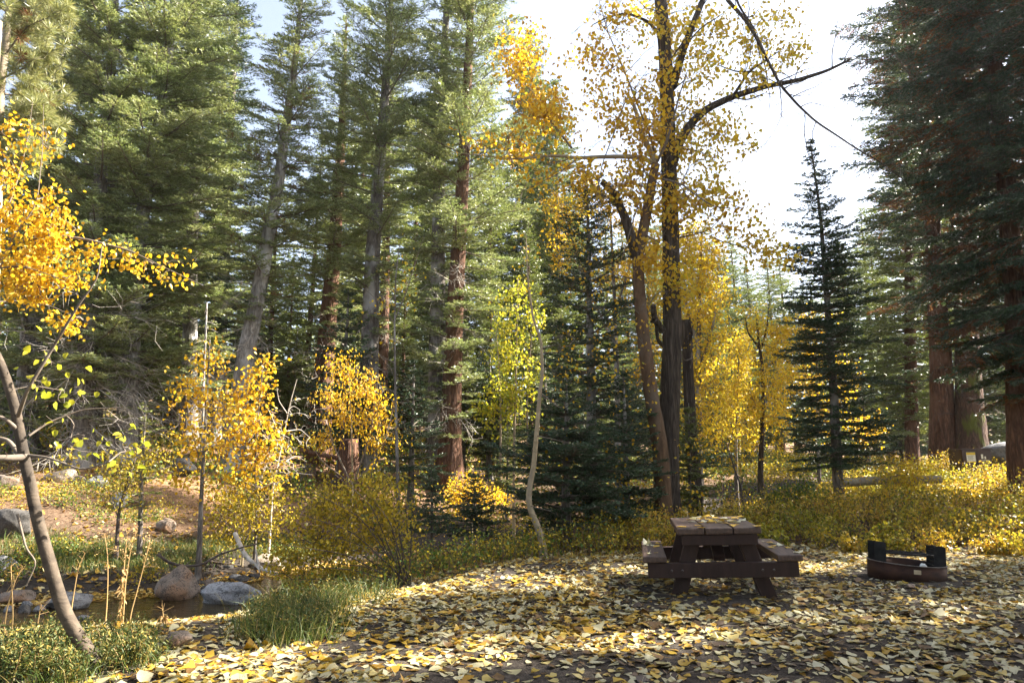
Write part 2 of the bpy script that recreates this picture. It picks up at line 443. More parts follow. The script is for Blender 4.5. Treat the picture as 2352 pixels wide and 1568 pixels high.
M['wood_frame'] = plain('dark_brown_timber', (0.018, 0.009, 0.007), (0.042, 0.021, 0.016), (14, 14, 3), 0.65, 0.3)
M['steel_black'] = plain('sooty_steel', (0.010, 0.010, 0.011), (0.030, 0.029, 0.028), (14, 14, 14), 0.6, 0.2, 0.6)
M['steel_rust'] = plain('rusty_steel', (0.018, 0.010, 0.008), (0.07, 0.031, 0.018), (5, 5, 9), 0.75, 0.3, 0.3)
M['steel_edge'] = plain('worn_steel_edge', (0.10, 0.085, 0.075), (0.24, 0.21, 0.19), (12, 12, 12), 0.5, 0.1, 0.6)
M['plate'] = plain('faded_label_plate', (0.30, 0.23, 0.14), (0.50, 0.40, 0.26), (30, 30, 30), 0.6, 0.05)
M['ash'] = plain('ash', (0.04, 0.038, 0.036), (0.2, 0.19, 0.18), (9, 9, 9), 0.95, 0.5)
M['locker'] = plain('brown_enamel', (0.030, 0.013, 0.010), (0.050, 0.022, 0.016), (3, 3, 3), 0.4, 0.02, 0.1, 0.5)
M['notice_white'] = plain('white_notice', (0.62, 0.62, 0.58), (0.74, 0.74, 0.70), (20, 20, 20), 0.5, 0.0)
M['notice_yellow'] = plain('yellow_notice', (0.62, 0.45, 0.04), (0.72, 0.54, 0.06), (20, 20, 20), 0.5, 0.0)

# ------------------------------------------------------------------ ground, water
def axis_coords(lo, hi, a, b, step, far):
    mid = np.arange(a, b + 1e-6, step)
    def out(start, end):
        s = step; p = [start]
        sg = 1 if end > start else -1
        while abs(p[-1] - start) < abs(end - start):
            s = min(s * 1.18, far); p.append(p[-1] + sg * s)
        return np.array(p[1:])
    return np.concatenate([out(a, lo)[::-1], mid, out(b, hi)])
gx = axis_coords(-420, 420, -17, 16, 0.13, 16); gy = axis_coords(-80, 520, 3, 30, 0.13, 16)
XX, YY = np.meshgrid(gx, gy)
ZZ = terrain(XX, YY)
g = Geo()
idx = np.arange(XX.size).reshape(XX.shape)
g.add(np.stack([XX, YY, ZZ], -1).reshape(-1, 3), np.stack([idx[:-1, :-1], idx[:-1, 1:], idx[1:, 1:], idx[1:, :-1]], -1).reshape(-1, 4))
ground = g.build('ground', ground_mat())
dd = creek_sd(XX, YY)
duff = np.clip(sstep(-2.5, -6, dd) * (0.55 + 0.9 * (vnoise(XX * 0.6, YY * 0.6, 11) - 0.3)), 0, 1) + np.where(dd > 2, 0.25 * sstep(12, 16, YY), 0)
at_ = ground.data.attributes.new('duff', 'FLOAT', 'POINT'); at_.data.foreach_set('value', np.clip(duff, 0, 1).astype(np.float32).ravel())
tag(ground, 'forest floor of dark soil and needle litter', kind='structure')

g = Geo()
wx = np.arange(-40, 14, 0.5); wy = np.arange(4, 34, 0.5)
WX, WY = np.meshgrid(wx, wy); idx = np.arange(WX.size).reshape(WX.shape)
fc = np.stack([idx[:-1, :-1], idx[:-1, 1:], idx[1:, 1:], idx[1:, :-1]], -1).reshape(-1, 4)
cx = WX.ravel()[fc].mean(1); cy = WY.ravel()[fc].mean(1)
fc = fc[np.abs(creek_sd(cx, cy)) < 2.6]
g.add(np.stack([WX, WY, np.full(WX.shape, WATER)], -1).reshape(-1, 3), fc)
water = g.build('creek', water_mat())
tag(water, 'brown shallow creek with golden reflections', kind='structure')

# ------------------------------------------------------------------ conifers
def conifer(name, label, Y, trunk_px, prof, seed, r0, needle='fir', barkm='bark_grey', group=None, sp=0.10, shoot=0.185, width=0.032,
            dz=0.58, nb=8, jit=0.32, droop=0.0, cards=2, brown=0.0, dead=None, hang=0.0, flare=1.5, up=0.55, cat='tree', lat=0.5, keep=1.0, tube_k=14, low=-0.12):
    rng = np.random.default_rng(seed)
    P = [at(u, v, Y) for u, v in trunk_px]
    x0 = P[0][0]; z0 = tz(x0, Y) - 0.12
    base = np.array([x0, Y, z0])
    if P[0][2] > z0 + 0.1: P = [base] + P
    else: P[0] = base
    P = np.array(P)
    pv = np.array([p[0] for p in prof], float)
    tu = np.array([p[0] for p in trunk_px], float); tv = np.array([p[1] for p in trunk_px], float)
    pu = np.interp(-pv, -tv, tu)
    pz = np.array([at(u, v, Y)[2] for u, v in zip(pu, pv)])
    pr = np.array([hw / F * depth(u, v, Y) for u, v, hw in zip(pu, pv, [p[1] for p in prof])])
    o = np.argsort(pz); pz, pr = pz[o], pr[o]
    zhi, zlo = pz[-1], pz[0]
    if P[-1][2] < zhi - 0.05:
        d = P[-1] - P[-2]; P = np.vstack([P, P[-1] + d * (zhi - P[-1][2]) / max(d[2], 0.1)])
    ax_z = P[:, 2]
    def axis(z):
        return np.stack([np.interp(z, ax_z, P[:, 0]), np.interp(z, ax_z, P[:, 1]), np.asarray(z, float) + 0 * np.asarray(z)], -1)
    H = P[-1][2] - z0
    root = empty(name, base, label, cat, group)
    # trunk
    n = max(10, int(H / 0.4)); zz = np.linspace(z0, P[-1][2], n)
    f = (zz - z0) / H
    rad = r0 * (1 - f) ** 0.85 * (1 + (flare - 1) * np.exp(-(zz - z0) / (2.2 * r0 + 0.05))) + 0.008
    g = Geo(); tube(g, axis(zz), rad, tube_k, 0, 0.035, rng)
    if flare > 1.3:
        for a in rng.uniform(0, 6.28, 5):
            d = np.array([math.cos(a), math.sin(a), 0])
            q = np.array([base + d * r0 * 0.7 + [0, 0, 2.0 * r0], base + d * r0 * 1.1 + [0, 0, 0.9 * r0], base + d * r0 * 1.9 + [0, 0, 0.12], base + d * r0 * 2.6 + [0, 0, -0.1]])
            tube(g, resample(q, 8), np.linspace(0.25, 0.10, 8) * r0 * 1.4, 8, 0, 0.06, rng)
    g.build('trunk', M[barkm], root)
    trad = lambda z: r0 * (1 - np.clip((z - z0) / H, 0, 1)) ** 0.85
    # boughs
    g = Geo()
    z = zlo; SA, SB = [], []
    while z < zhi - 0.02:
        t = (z - zlo) / (zhi - zlo)
        m = max(2, int(round(nb * rng.uniform(0.75, 1.25))))
        a0 = rng.uniform(0, 6.28)
        for j in range(m):
            if rng.random() > keep: continue
            zb = z + rng.uniform(-jit, jit) * dz
            L = float(np.interp(zb, pz, pr)) * rng.uniform(0.42, 1.32)
            if L < 0.05: continue
            a = a0 + j * 6.283 / m + rng.normal(0, 0.25)
            d = np.array([math.cos(a), math.sin(a), 0]); s_ = np.array([-d[1], d[0], 0])
            el = low + (up - low) * t ** 1.3 + rng.normal(0, 0.1)
            cv = 0.16 * (1 - t) - droop + rng.normal(0, 0.05)
            S = np.linspace(0, 1, 7)
            B0 = axis(np.array([zb]))[0]
            bend = rng.normal(0, 0.08)
            C = B0 + d * (S * L)[:, None] + s_ * (bend * L * S ** 2)[:, None]
            C[:, 2] += L * (math.tan(el) * S + cv * S ** 2)
            rb = min(0.012 + 0.012 * L, max(0.6 * trad(zb), 0.006))
            tube(g, C, rb * (1 - 0.85 * S), 4, 1, cap=False)
            step = sp * 1.45
            nl = max(2, int(L / step))
            s = np.clip(np.linspace(0.12 if L < 1.2 else 0.22, 0.98, nl) + rng.normal(0, 0.01, nl), 0.05, 1.0)
            ll = (lat * L * (1.02 - s) ** 0.75 * np.minimum(1, 0.35 + s * 2.2) + 0.5 * shoot) * rng.uniform(0.7, 1.2, nl)
            ll = np.minimum(ll, 1.0)
            s = np.repeat(s, 2); ll = np.repeat(ll, 2) * rng.uniform(0.8, 1.1, 2 * nl)
            sg = np.tile([1.0, -1.0], nl)
            o_ = np.stack([np.interp(s, S, C[:, k]) for k in range(3)], 1)
            tang = norm(C[np.minimum((s * 6).astype(int) + 1, 6)] - C[np.minimum((s * 6).astype(int), 5)])
            an = R(52) + rng.normal(0, 0.18, len(s))
            q = norm(tang * np.cos(an)[:, None] + s_ * (np.sin(an) * sg)[:, None] + np.array([0, 0, 1.0]) * (rng.normal(0.02, 0.12, len(s)) - hang)[:, None])
            # tip of the bough itself
            o_ = np.vstack([o_, C[5:6]]); q = np.vstack([q, norm(C[6:7] - C[5:6])]); ll = np.append(ll, np.linalg.norm(C[6] - C[5]) + 0.5 * shoot)
            SA.append(o_); SB.append(o_ + q * (ll * 0.9)[:, None] + np.array([0, 0, -0.10]) * (ll ** 2)[:, None])
            cnt = np.maximum(1, np.ceil(ll / sp)).astype(int)
            li = np.repeat(np.arange(len(ll)), cnt)
            fr = np.concatenate([np.arange(1, c + 1) / c for c in cnt])
            x = fr * ll[li]
            pos = o_[li] + q[li] * x[:, None] + np.array([0, 0, -0.10]) * (x ** 2)[:, None]
            per = norm(np.cross(q[li], np.array([0, 0, 1.0])))
            dead_l = rng.random(len(ll)) < (brown * (2.5 if rng.random() < 0.3 else 0.4))
            for sd in (1.0, -1.0):
                for _ in range(cards):
                    D = norm(q[li] * 0.72 + per * (0.62 * sd) + rng.normal(0, 0.24, (len(li), 3)) + np.array([0, 0, 0.10 - hang * 0.4]))
                    Ls = shoot * rng.uniform(0.6, 1.2, len(li)) * (1.05 - 0.35 * fr)
                    Pp = pos - q[li] * (rng.uniform(0, 1, len(li)) * sp)[:, None]
                    dm = dead_l[li]
                    kites(g, Pp[~dm], D[~dm], Ls[~dm], width * rng.uniform(0.7, 1.2, (~dm).sum()), rng, 0)
                    if dm.any(): kites(g, Pp[dm], D[dm], Ls[dm], width * 0.8, rng, 2)
        z += dz * rng.uniform(0.8, 1.2)
    if SA:
        straws(g, np.vstack(SA), np.vstack(SB), 0.006, 0.003, 1)
    g.build('crown', [M[needle], M['twig'], M['needle_dead']], root)
    if dead:
        v0, v1, nd_, Ld, mt = dead
        g = Geo()
        za, zb_ = at(np.interp(-v0, -tv, tu), v0, Y)[2], at(np.interp(-v1, -tv, tu), v1, Y)[2]
        A, B, ra, rb = [], [], [], []
        for i in range(nd_):
            zc = rng.uniform(za, zb_); a = rng.uniform(0, 6.28); L = Ld * rng.uniform(0.4, 1.2)
            p = axis(np.array([zc]))[0]; d = norm(np.array([math.cos(a), math.sin(a), rng.uniform(-0.7, 0.1)])); r = 0.018
            nseg = 6
            for k in range(nseg):
                d = norm(d + rng.normal(0, 0.18, 3) + [0, 0, -0.05]); p2 = p + d * L / nseg
                A.append(p); B.append(p2); ra.append(r * (1 - k / nseg) + 0.003); rb.append(r * (1 - (k + 1) / nseg) + 0.003)
                for _ in range(3):
                    dq = norm(d + rng.normal(0, 0.75, 3)); m1 = p2 + dq * L * rng.uniform(0.08, 0.25)
                    A.append(p2); B.append(m1); ra.append(0.006); rb.append(0.004)
                    dq2 = norm(dq + rng.normal(0, 0.5, 3)); A.append(m1); B.append(m1 + dq2 * L * 0.15); ra.append(0.004); rb.append(0.002)
                p = p2
        straws(g, A, B, np.array(ra), np.array(rb), 0)
        g.build('dead_branches', M[mt], root)
    return root

LG = 'tall firs on the bank beyond the creek'
T = {}
T['la'] = conifer('fir_tree', 'shaded tall fir at the left edge behind the yellow cottonwood leaves', 24, [(50, 1065), (75, 700), (115, 400), (140, 100), (160, -150)],
                  [(-330, 8), (-100, 65), (100, 95), (400, 115), (700, 115), (950, 85)], 1, 0.36, 'fir_pale', 'bark_grey', LG, dead=(1050, 650, 30, 1.6, 'deadwood'))
T['lb'] = conifer('fir_tree', 'tall sunlit fir with a tangle of bare bleached low branches above the needle slope', 22.5, [(185, 1068), (215, 600), (230, 420), (255, 150), (270, -100)],
                  [(-360, 8), (0, 100), (200, 130), (500, 145), (800, 150), (960, 110)], 2, 0.34, 'fir_pale', 'bark_grey', LG, dead=(1060, 700, 110, 2.6, 'deadwood'))
T['lc'] = conifer('fir_tree', 'tall bright fir with a pale trunk leaning slightly right above the golden sapling', 23.5, [(285, 1068), (312, 620), (337, 417), (364, 277), (385, 150), (405, -50)],
                  [(-380, 8), (-60, 110), (200, 150), (400, 175), (600, 160), (800, 120), (920, 60)], 3, 0.33, 'fir_pale', 'bark_pale', LG, dead=(1050, 780, 50, 2.0, 'deadwood'))
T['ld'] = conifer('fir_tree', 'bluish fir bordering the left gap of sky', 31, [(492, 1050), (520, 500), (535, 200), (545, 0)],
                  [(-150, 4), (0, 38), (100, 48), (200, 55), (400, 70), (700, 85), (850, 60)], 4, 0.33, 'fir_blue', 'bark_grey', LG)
T['le'] = conifer('fir_tree', 'dark fir mostly hidden behind the bright left firs', 29, [(430, 1050), (440, 600), (455, 200), (462, 0)],
                  [(-230, 5), (0, 75), (300, 105), (700, 115), (900, 80)], 5, 0.35, 'fir_pale', 'bark_grey', LG, dead=(1020, 750, 20, 1.6, 'twig'))
T['e'] = conifer('fir_tree', 'sunlit fir with a long pale trunk leaning right beside the gap of sky', 24.5,
                 [(530, 1060), (562, 830), (600, 640), (620, 520), (640, 420), (655, 300), (672, 190), (690, 20), (697, -60)],
                 [(-140, 4), (0, 58), (150, 82), (250, 102), (400, 108), (520, 112), (640, 95), (740, 50)], 6, 0.36, 'fir_pale', 'bark_pale', LG, dead=(1000, 640, 40, 1.5, 'deadwood'), brown=0.05, keep=0.68)
T['g'] = conifer('fir_tree', 'fir with a leaning red brown trunk between the two central sunlit firs', 28, [(733, 1000), (748, 806), (768, 573), (785, 300), (795, 60)],
                 [(30, 4), (150, 45), (350, 80), (550, 105), (680, 90), (780, 45)], 7, 0.46, 'fir_pale', 'bark_red', LG, dead=(980, 700, 30, 1.4, 'deadwood'), keep=0.75)
T['f'] = conifer('fir_tree', 'broad fir with upturned pale tips left of the twin trunked fir', 26.5, [(840, 1050), (855, 600), (870, 400), (882, 250), (895, 60), (900, -50)],
                 [(-190, 4), (-50, 60), (60, 100), (200, 118), (350, 128), (500, 118), (650, 90), (760, 40)], 8, 0.42, 'fir_pale', 'bark_grey', LG, up=0.9, dead=(1000, 640, 40, 1.5, 'deadwood'), keep=0.75)
T['f2'] = conifer('fir_tree', 'slim fir with a reddish bare trunk standing behind the yellow willow clump', 33, [(868, 1050), (880, 820), (888, 500), (892, 250)],
                  [(120, 4), (300, 55), (500, 75), (620, 40)], 9, 0.33, 'fir', 'bark_red', LG)
T['h1'] = conifer('fir_tree', 'left trunk of the fir pair that shares a flared reddish base', 26.5, [(1006, 1092), (1003, 900), (1007, 520), (1012, 300), (1020, 150), (1030, -100)],
                  [(-320, 6), (-50, 65), (200, 75), (400, 68), (600, 65), (800, 60), (950, 35)], 10, 0.38, 'fir_pale', 'bark_grey', LG, dead=(1000, 600, 40, 1.4, 'deadwood'), keep=0.62)
T['h2'] = conifer('fir_tree', 'right trunk of the fir pair, reddish and flaking at its wide foot', 26, [(1033, 1095), (1034, 1000), (1045, 700), (1058, 500), (1068, 300), (1078, 100), (1085, -100)],
                  [(-300, 6), (-40, 80), (150, 112), (300, 132), (500, 145), (650, 135), (800, 100), (1000, 45)], 11, 0.42, 'fir_pale', 'bark_red', LG, flare=1.9, dead=(1000, 600, 46, 1.5, 'deadwood'), keep=0.72)
T['i'] = conifer('pine_tree', 'pointed pine top rising behind the orange cottonwood leaves', 46, [(1228, 1040), (1222, 500), (1215, 75)],
                 [(72, 4), (120, 28), (250, 58), (400, 85), (600, 105), (850, 95)], 12, 0.36, 'fir', 'bark_grey', None, sp=0.14, shoot=0.24, width=0.06, dz=0.55)
T['i2'] = conifer('fir_tree', 'grey green pointed fir behind the cottonwoods beside the pine top', 41, [(1288, 1040), (1280, 500), (1275, 190)],
                  [(185, 3), (300, 36), (500, 68), (800, 85), (950, 70)], 13, 0.3, 'fir', 'bark_grey', None, sp=0.13, shoot=0.2, width=0.05, dz=0.45)
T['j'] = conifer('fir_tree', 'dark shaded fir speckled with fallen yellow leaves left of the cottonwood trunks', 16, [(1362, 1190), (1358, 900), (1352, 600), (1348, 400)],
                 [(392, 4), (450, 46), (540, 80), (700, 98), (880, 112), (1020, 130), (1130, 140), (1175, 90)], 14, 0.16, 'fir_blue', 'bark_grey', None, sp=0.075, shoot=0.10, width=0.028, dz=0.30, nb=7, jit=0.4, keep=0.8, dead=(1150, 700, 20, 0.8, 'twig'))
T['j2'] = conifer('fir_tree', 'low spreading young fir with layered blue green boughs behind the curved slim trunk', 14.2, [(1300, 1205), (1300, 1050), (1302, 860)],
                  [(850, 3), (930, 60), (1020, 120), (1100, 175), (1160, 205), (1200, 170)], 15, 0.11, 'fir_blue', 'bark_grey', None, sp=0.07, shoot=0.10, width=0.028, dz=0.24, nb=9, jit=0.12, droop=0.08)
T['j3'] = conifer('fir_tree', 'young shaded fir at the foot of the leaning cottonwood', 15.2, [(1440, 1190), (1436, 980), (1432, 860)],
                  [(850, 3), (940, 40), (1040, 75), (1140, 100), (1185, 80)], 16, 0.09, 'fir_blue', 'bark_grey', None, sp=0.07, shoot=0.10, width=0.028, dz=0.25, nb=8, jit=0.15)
SFG = 'small fir saplings in the undergrowth'
T['s1'] = conifer('fir_sapling', 'small fir sapling with a light tip in front of the twin trunked fir', 13.2, [(992, 1225), (992, 1150), (992, 1080)],
                  [(1078, 2), (1105, 22), (1140, 42), (1180, 62), (1215, 70)], 17, 0.035, 'fir_blue', 'bark_grey', SFG, sp=0.055, shoot=0.075, width=0.02, dz=0.12, flare=1.1, tube_k=7)
T['s2'] = conifer('fir_sapling', 'dark fir sapling standing before the glowing orange bush', 13.8, [(1090, 1225), (1090, 1160), (1088, 1090)],
                  [(1088, 2), (1115, 24), (1150, 44), (1190, 62), (1220, 66)], 18, 0.035, 'fir_blue', 'bark_grey', SFG, sp=0.055, shoot=0.075, width=0.02, dz=0.12, flare=1.1, tube_k=7)
T['s3'] = conifer('fir_sapling', 'sapling fir sprinkled with yellow leaves right of the furrowed cottonwood', 16.8, [(1585, 1165), (1584, 1050), (1582, 930)],
                  [(925, 2), (980, 26), (1050, 48), (1110, 66), (1155, 62)], 19, 0.06, 'fir', 'bark_grey', SFG, sp=0.065, shoot=0.09, width=0.024, dz=0.17, flare=1.1)
T['s4'] = conifer('fir_sapling', 'thin half bare fir sapling on the far creek bank', 14.8, [(322, 1245), (324, 1120), (335, 930)],
                  [(925, 2), (980, 30), (1060, 55), (1130, 60), (1180, 30)], 20, 0.055, 'fir', 'bark_grey', SFG, sp=0.075, shoot=0.09, width=0.024, dz=0.24, nb=4, keep=0.8, flare=1.1)
T['k'] = conifer('fir_tree', 'conical young fir standing dark against the white sky right of the golden trees', 19.5,
                 [(1925, 1112), (1915, 900), (1900, 700), (1885, 500), (1872, 400), (1860, 322)],
                 [(318, 2), (360, 14), (430, 36), (500, 56), (580, 78), (700, 96), (850, 112), (1000, 116), (1060, 85)], 21, 0.15, 'fir_blue', 'bark_grey', None,
                 sp=0.075, shoot=0.115, width=0.034, dz=0.27, nb=7, keep=1.0, lat=0.5, up=0.35, low=-0.2, flare=1.2)
RG = 'big dark firs on the right'
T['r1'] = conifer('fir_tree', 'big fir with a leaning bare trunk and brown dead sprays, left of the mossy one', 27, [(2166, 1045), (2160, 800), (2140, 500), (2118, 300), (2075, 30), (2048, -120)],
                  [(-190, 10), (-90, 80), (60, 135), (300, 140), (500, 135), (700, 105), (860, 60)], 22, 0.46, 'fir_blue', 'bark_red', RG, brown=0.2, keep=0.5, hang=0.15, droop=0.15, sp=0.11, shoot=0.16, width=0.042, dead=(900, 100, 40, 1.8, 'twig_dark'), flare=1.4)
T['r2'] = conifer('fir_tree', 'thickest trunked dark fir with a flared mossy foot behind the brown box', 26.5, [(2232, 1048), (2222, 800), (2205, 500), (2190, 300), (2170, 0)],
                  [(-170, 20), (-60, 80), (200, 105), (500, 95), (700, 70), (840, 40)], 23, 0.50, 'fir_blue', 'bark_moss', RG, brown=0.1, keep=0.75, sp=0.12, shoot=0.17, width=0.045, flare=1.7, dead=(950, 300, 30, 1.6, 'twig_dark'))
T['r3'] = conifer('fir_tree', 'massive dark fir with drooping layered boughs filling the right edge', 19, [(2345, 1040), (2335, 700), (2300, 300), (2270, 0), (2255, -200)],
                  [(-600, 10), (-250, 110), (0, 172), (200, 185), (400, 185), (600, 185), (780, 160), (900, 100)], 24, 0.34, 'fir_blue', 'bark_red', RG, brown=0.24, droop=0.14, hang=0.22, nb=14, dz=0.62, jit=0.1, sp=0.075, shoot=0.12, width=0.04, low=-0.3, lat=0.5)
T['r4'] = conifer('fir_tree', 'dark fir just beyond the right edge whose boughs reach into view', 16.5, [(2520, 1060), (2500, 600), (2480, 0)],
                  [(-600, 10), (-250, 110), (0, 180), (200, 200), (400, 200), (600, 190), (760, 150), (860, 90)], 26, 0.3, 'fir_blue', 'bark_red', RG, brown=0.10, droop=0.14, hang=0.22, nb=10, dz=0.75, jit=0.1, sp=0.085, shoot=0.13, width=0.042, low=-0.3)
T['r5'] = conifer('fir_tree', 'backlit green fir behind the leaning bare fir trunk', 34, [(2095, 1040), (2088, 600), (2075, 100)],
                  [(-70, 20), (100, 70), (350, 85), (600, 100), (850, 100), (980, 70)], 25, 0.35, 'fir', 'bark_red', RG, sp=0.13, shoot=0.19, width=0.05, dz=0.42, droop=0.12)

# firs standing further back; one mesh shared, each a tree of its own
BG = 'firs standing further back in the wood'
back = conifer('fir_tree', 'fir further back in the wood seen through gaps between the nearer trees', 48, [(1000, 1040), (998, 600), (1000, 200)],
               [(190, 3), (350, 45), (550, 75), (800, 90), (960, 70)], 40, 0.3, 'fir', 'bark_red', BG, sp=0.17, shoot=0.26, width=0.07, dz=0.5, nb=5, cards=2)
HB = float(back.children[0].bound_box[1][2]) + 0.0
def put_back(u, v_top, Y, rot, proto=back, label=None, group=BG):
    p = at(u, 1040, Y); zt = at(u, v_top, Y)[2]; zb = tz(p[0], Y)
    hh = max((q[2] for q in proto.children[0].bound_box))
    sc_ = max(0.3, (zt - zb) / hh)
    o = copy_tree(proto, (p[0], Y, zb - 0.1), rot, sc_, label, group)
    if label: o.scale = (max(sc_ * 1.5, 0.85), max(sc_ * 1.5, 0.85), sc_)
    return o
rb = random.Random(5)
for i, (u, vt, Y) in enumerate([(-60, 100, 38), (20, 250, 46), (110, 60, 36), (215, 120, 40), (300, 200, 44), (385, 40, 38), (470, 330, 52), (560, 440, 48), (610, 330, 40), (690, 300, 36),
                                (760, 330, 44), (820, 200, 38), (930, 260, 40), (960, 420, 52), (1060, 300, 42), (1110, 220, 37), (1160, 330, 48), (1340, 420, 44), (1400, 480, 52),
                                (655, 560, 34), (920, 520, 34), (1130, 560, 33), (1220, 480, 37), (30, 520, 31), (150, 520, 30), (390, 560, 33)]):
    put_back(u, vt, Y, rb.uniform(0, 6.28))
FG = 'hazy conifers far down the valley'
for i, (u, vt, Y) in enumerate([(1662, 512, 75), (1722, 525, 70), (1690, 590, 64), (1790, 575, 80), (1755, 600, 68), (1835, 560, 90), (1950, 590, 85), (1985, 540, 72), (2015, 470, 62), (2045, 520, 56),
                                (1610, 520, 70), (1560, 480, 66), (1500, 470, 60), (1460, 500, 70), (1905, 620, 78), (1640, 640, 52), (2150, 300, 50), (2260, 250, 46), (2330, 300, 48), (1880, 660, 60)]):
    put_back(u, vt, Y, rb.uniform(0, 6.28), back, 'pale conifer far down the valley fading into the bright air', FG)
# firs beyond the right edge of the view: they cast the bands of shade on the clearing
SG = 'firs beyond the right edge that shade the clearing'
for (x, y, h, r) in [(15.6, 9.4, 17, 0.3), (17.5, 13.2, 20, 1.0), (25, 12.5, 21, 3.1), (13.2, 3.6, 15, 4.0), (22, 6.5, 20, 5.0)]:
    hh = max(q[2] for q in T['le'].children[0].bound_box)
    copy_tree(T['le'], (x, y, tz(x, y) - 0.1), r, h / hh, 'tall fir just beyond the right edge shading the clearing', SG)

BH = 'unseen firs added behind the viewpoint to block sky light'  # added out of view to cut sky light on faces turned to the camera
for (x, y, h, r) in [(-7, -5, 18, .4), (-2, -9, 21, 1.4), (4, -6.5, 19, 2.1), (9, -4, 18, 3.3), (-12, -1.5, 19, 4.2), (14, -1, 20, 5.1), (-17, 4.5, 20, .9), (0, -15, 24, 2.6), (-9, -14, 23, 3.9), (10, -13, 23, 5.6), (19, -8, 22, 1.1), (-20, -8, 22, 2.9)]:
    hh = max(q[2] for q in T['la'].children[0].bound_box)
    copy_tree(T['la'], (x, y, tz(x, y) - 0.1), r, h / hh, 'unseen tall fir added behind the viewpoint to block sky light', BH)
UG = 'young firs in the shade between the big trunks'
for i in range(64):
    Yu = rb.uniform(23, 46); uu = rb.uniform(-60, 2420)
    pq = at(uu, 1060, Yu)
    if abs(creek_sd(pq[0], pq[1])) < 2.2 or (1650 < uu < 2320 and Yu < 36): continue
    pr_ = T['s3'] if i % 2 else T['j3']
    copy_tree(pr_, (pq[0], Yu, tz(pq[0], Yu) - 0.05), rb.uniform(0, 6.28), rb.uniform(0.8, 1.9), 'young dark fir filling the shade between the big trunks', UG)

# distant wood that closes the view: one mass
g = Geo(); rng = np.random.default_rng(77)
for i in range(150):
    a = rng.uniform(-0.95, 0.95); dist = rng.uniform(70, 150)
    x, y = dist * math.sin(a), dist * math.cos(a)
    if 0.25 < a < 0.62 and dist < 105: continue
    zb = tz(x, y); h = rng.uniform(13, 20) * (0.75 if 0.2 < a < 0.7 else 1.0); rr = rng.uniform(1.8, 2.8)
    n = 900
    t = rng.beta(1.1, 1.7, n); ang = rng.uniform(0, 6.28, n); ra = rr * (1 - t) ** 0.8 * np.sqrt(rng.uniform(0.05, 1, n))
    Pp = np.stack([x + ra * np.cos(ang), y + ra * np.sin(ang), zb + 1 + t * (h - 1)], 1)
    D = norm(np.stack([np.cos(ang), np.sin(ang), rng.normal(-0.1, 0.3, n)], 1) + rng.normal(0, 0.3, (n, 3)))
    kites(g, Pp, D, rng.uniform(0.4, 0.9, n), 0.28, rng, 0)
    tube(g, np.array([[x, y, zb - 0.3], [x, y, zb + h * 0.6], [x, y, zb + h]]), [0.3, 0.15, 0.02], 5, 1)
fo = g.build('distant_forest', [M['fir'], M['bark_red']])
tag(fo, 'distant conifer wood closing the view', 'forest', kind='stuff')

# long needled pine at the upper left corner
def near_pine():
    rng = np.random.default_rng(91); Y = 13.0
    pts = [at(-25, 900, Y), at(-10, 500, Y), at(2, 170, Y), at(20, 60, Y), at(26, -120, Y), at(28, -350, Y)]
    base = np.array([pts[0][0], Y, tz(pts[0][0], Y) - 0.1]); pts = np.array([base] + pts)
    root = empty('pine_tree', base, 'long needled pine reaching into the upper left corner', 'tree')
    g = Geo(); tube(g, resample(pts, 30), np.linspace(0.16, 0.03, 30), 10, 0, 0.04, rng); g.build('trunk', M['bark_tan'], root)
    g = Geo(); A, B = [], []
    C = []
    limbs = [((10, 130), [(60, 60), (140, 30)]), ((5, 180), [(70, 150), (110, 120)]), ((8, 215), [(60, 225), (125, 215)]), ((4, 260), [(70, 270), (105, 262)]), ((0, 330), [(50, 300), (95, 290)]),
             ((15, 60), [(60, 20), (110, 10)]), ((0, 400), [(40, 360), (70, 340)]), ((18, 30), [(-40, -10), (-80, -20)]), ((0, 200), [(-60, 180), (-110, 170)]), ((22, -50), [(70, -70), (130, -60)]), ((0, 300), [(30, 330), (85, 330)]), ((5, 160), [(40, 100), (90, 80)])]
    for (u0, v0), ends in limbs:
        dy = rng.uniform(-0.8, 0.9)
        q = [at(u0, v0, Y)] + [at(u, v, Y + dy * (i + 1) / 2) for i, (u, v) in enumerate(ends)]
        q = resample(q, 10); tube(g, q, np.linspace(0.022, 0.006, 10), 5, 1)
        for k in range(3, 10):
            for _ in range(5):
                c = q[k] + rng.normal(0, 0.17, 3) + [0, 0, 0.05]
                C.append(c); A.append(q[max(k - 1, 0)]); B.append(c)
    straws(g, A, B, 0.006, 0.004, 1)
    for c in C:
        n = 90
        D = norm(rng.normal(0, 1, (n, 3)) + [0.25, 0, 0.35])
        m = 2 if rng.random() < 0.06 else 0
        kites(g, np.repeat(c[None], n, 0) + D * 0.02, D, rng.uniform(0.13, 0.22, n), 0.012, rng, m, 0.5)
    g.build('crown', [M['pine'], M['twig'], M['needle_dead']], root)
near_pine()

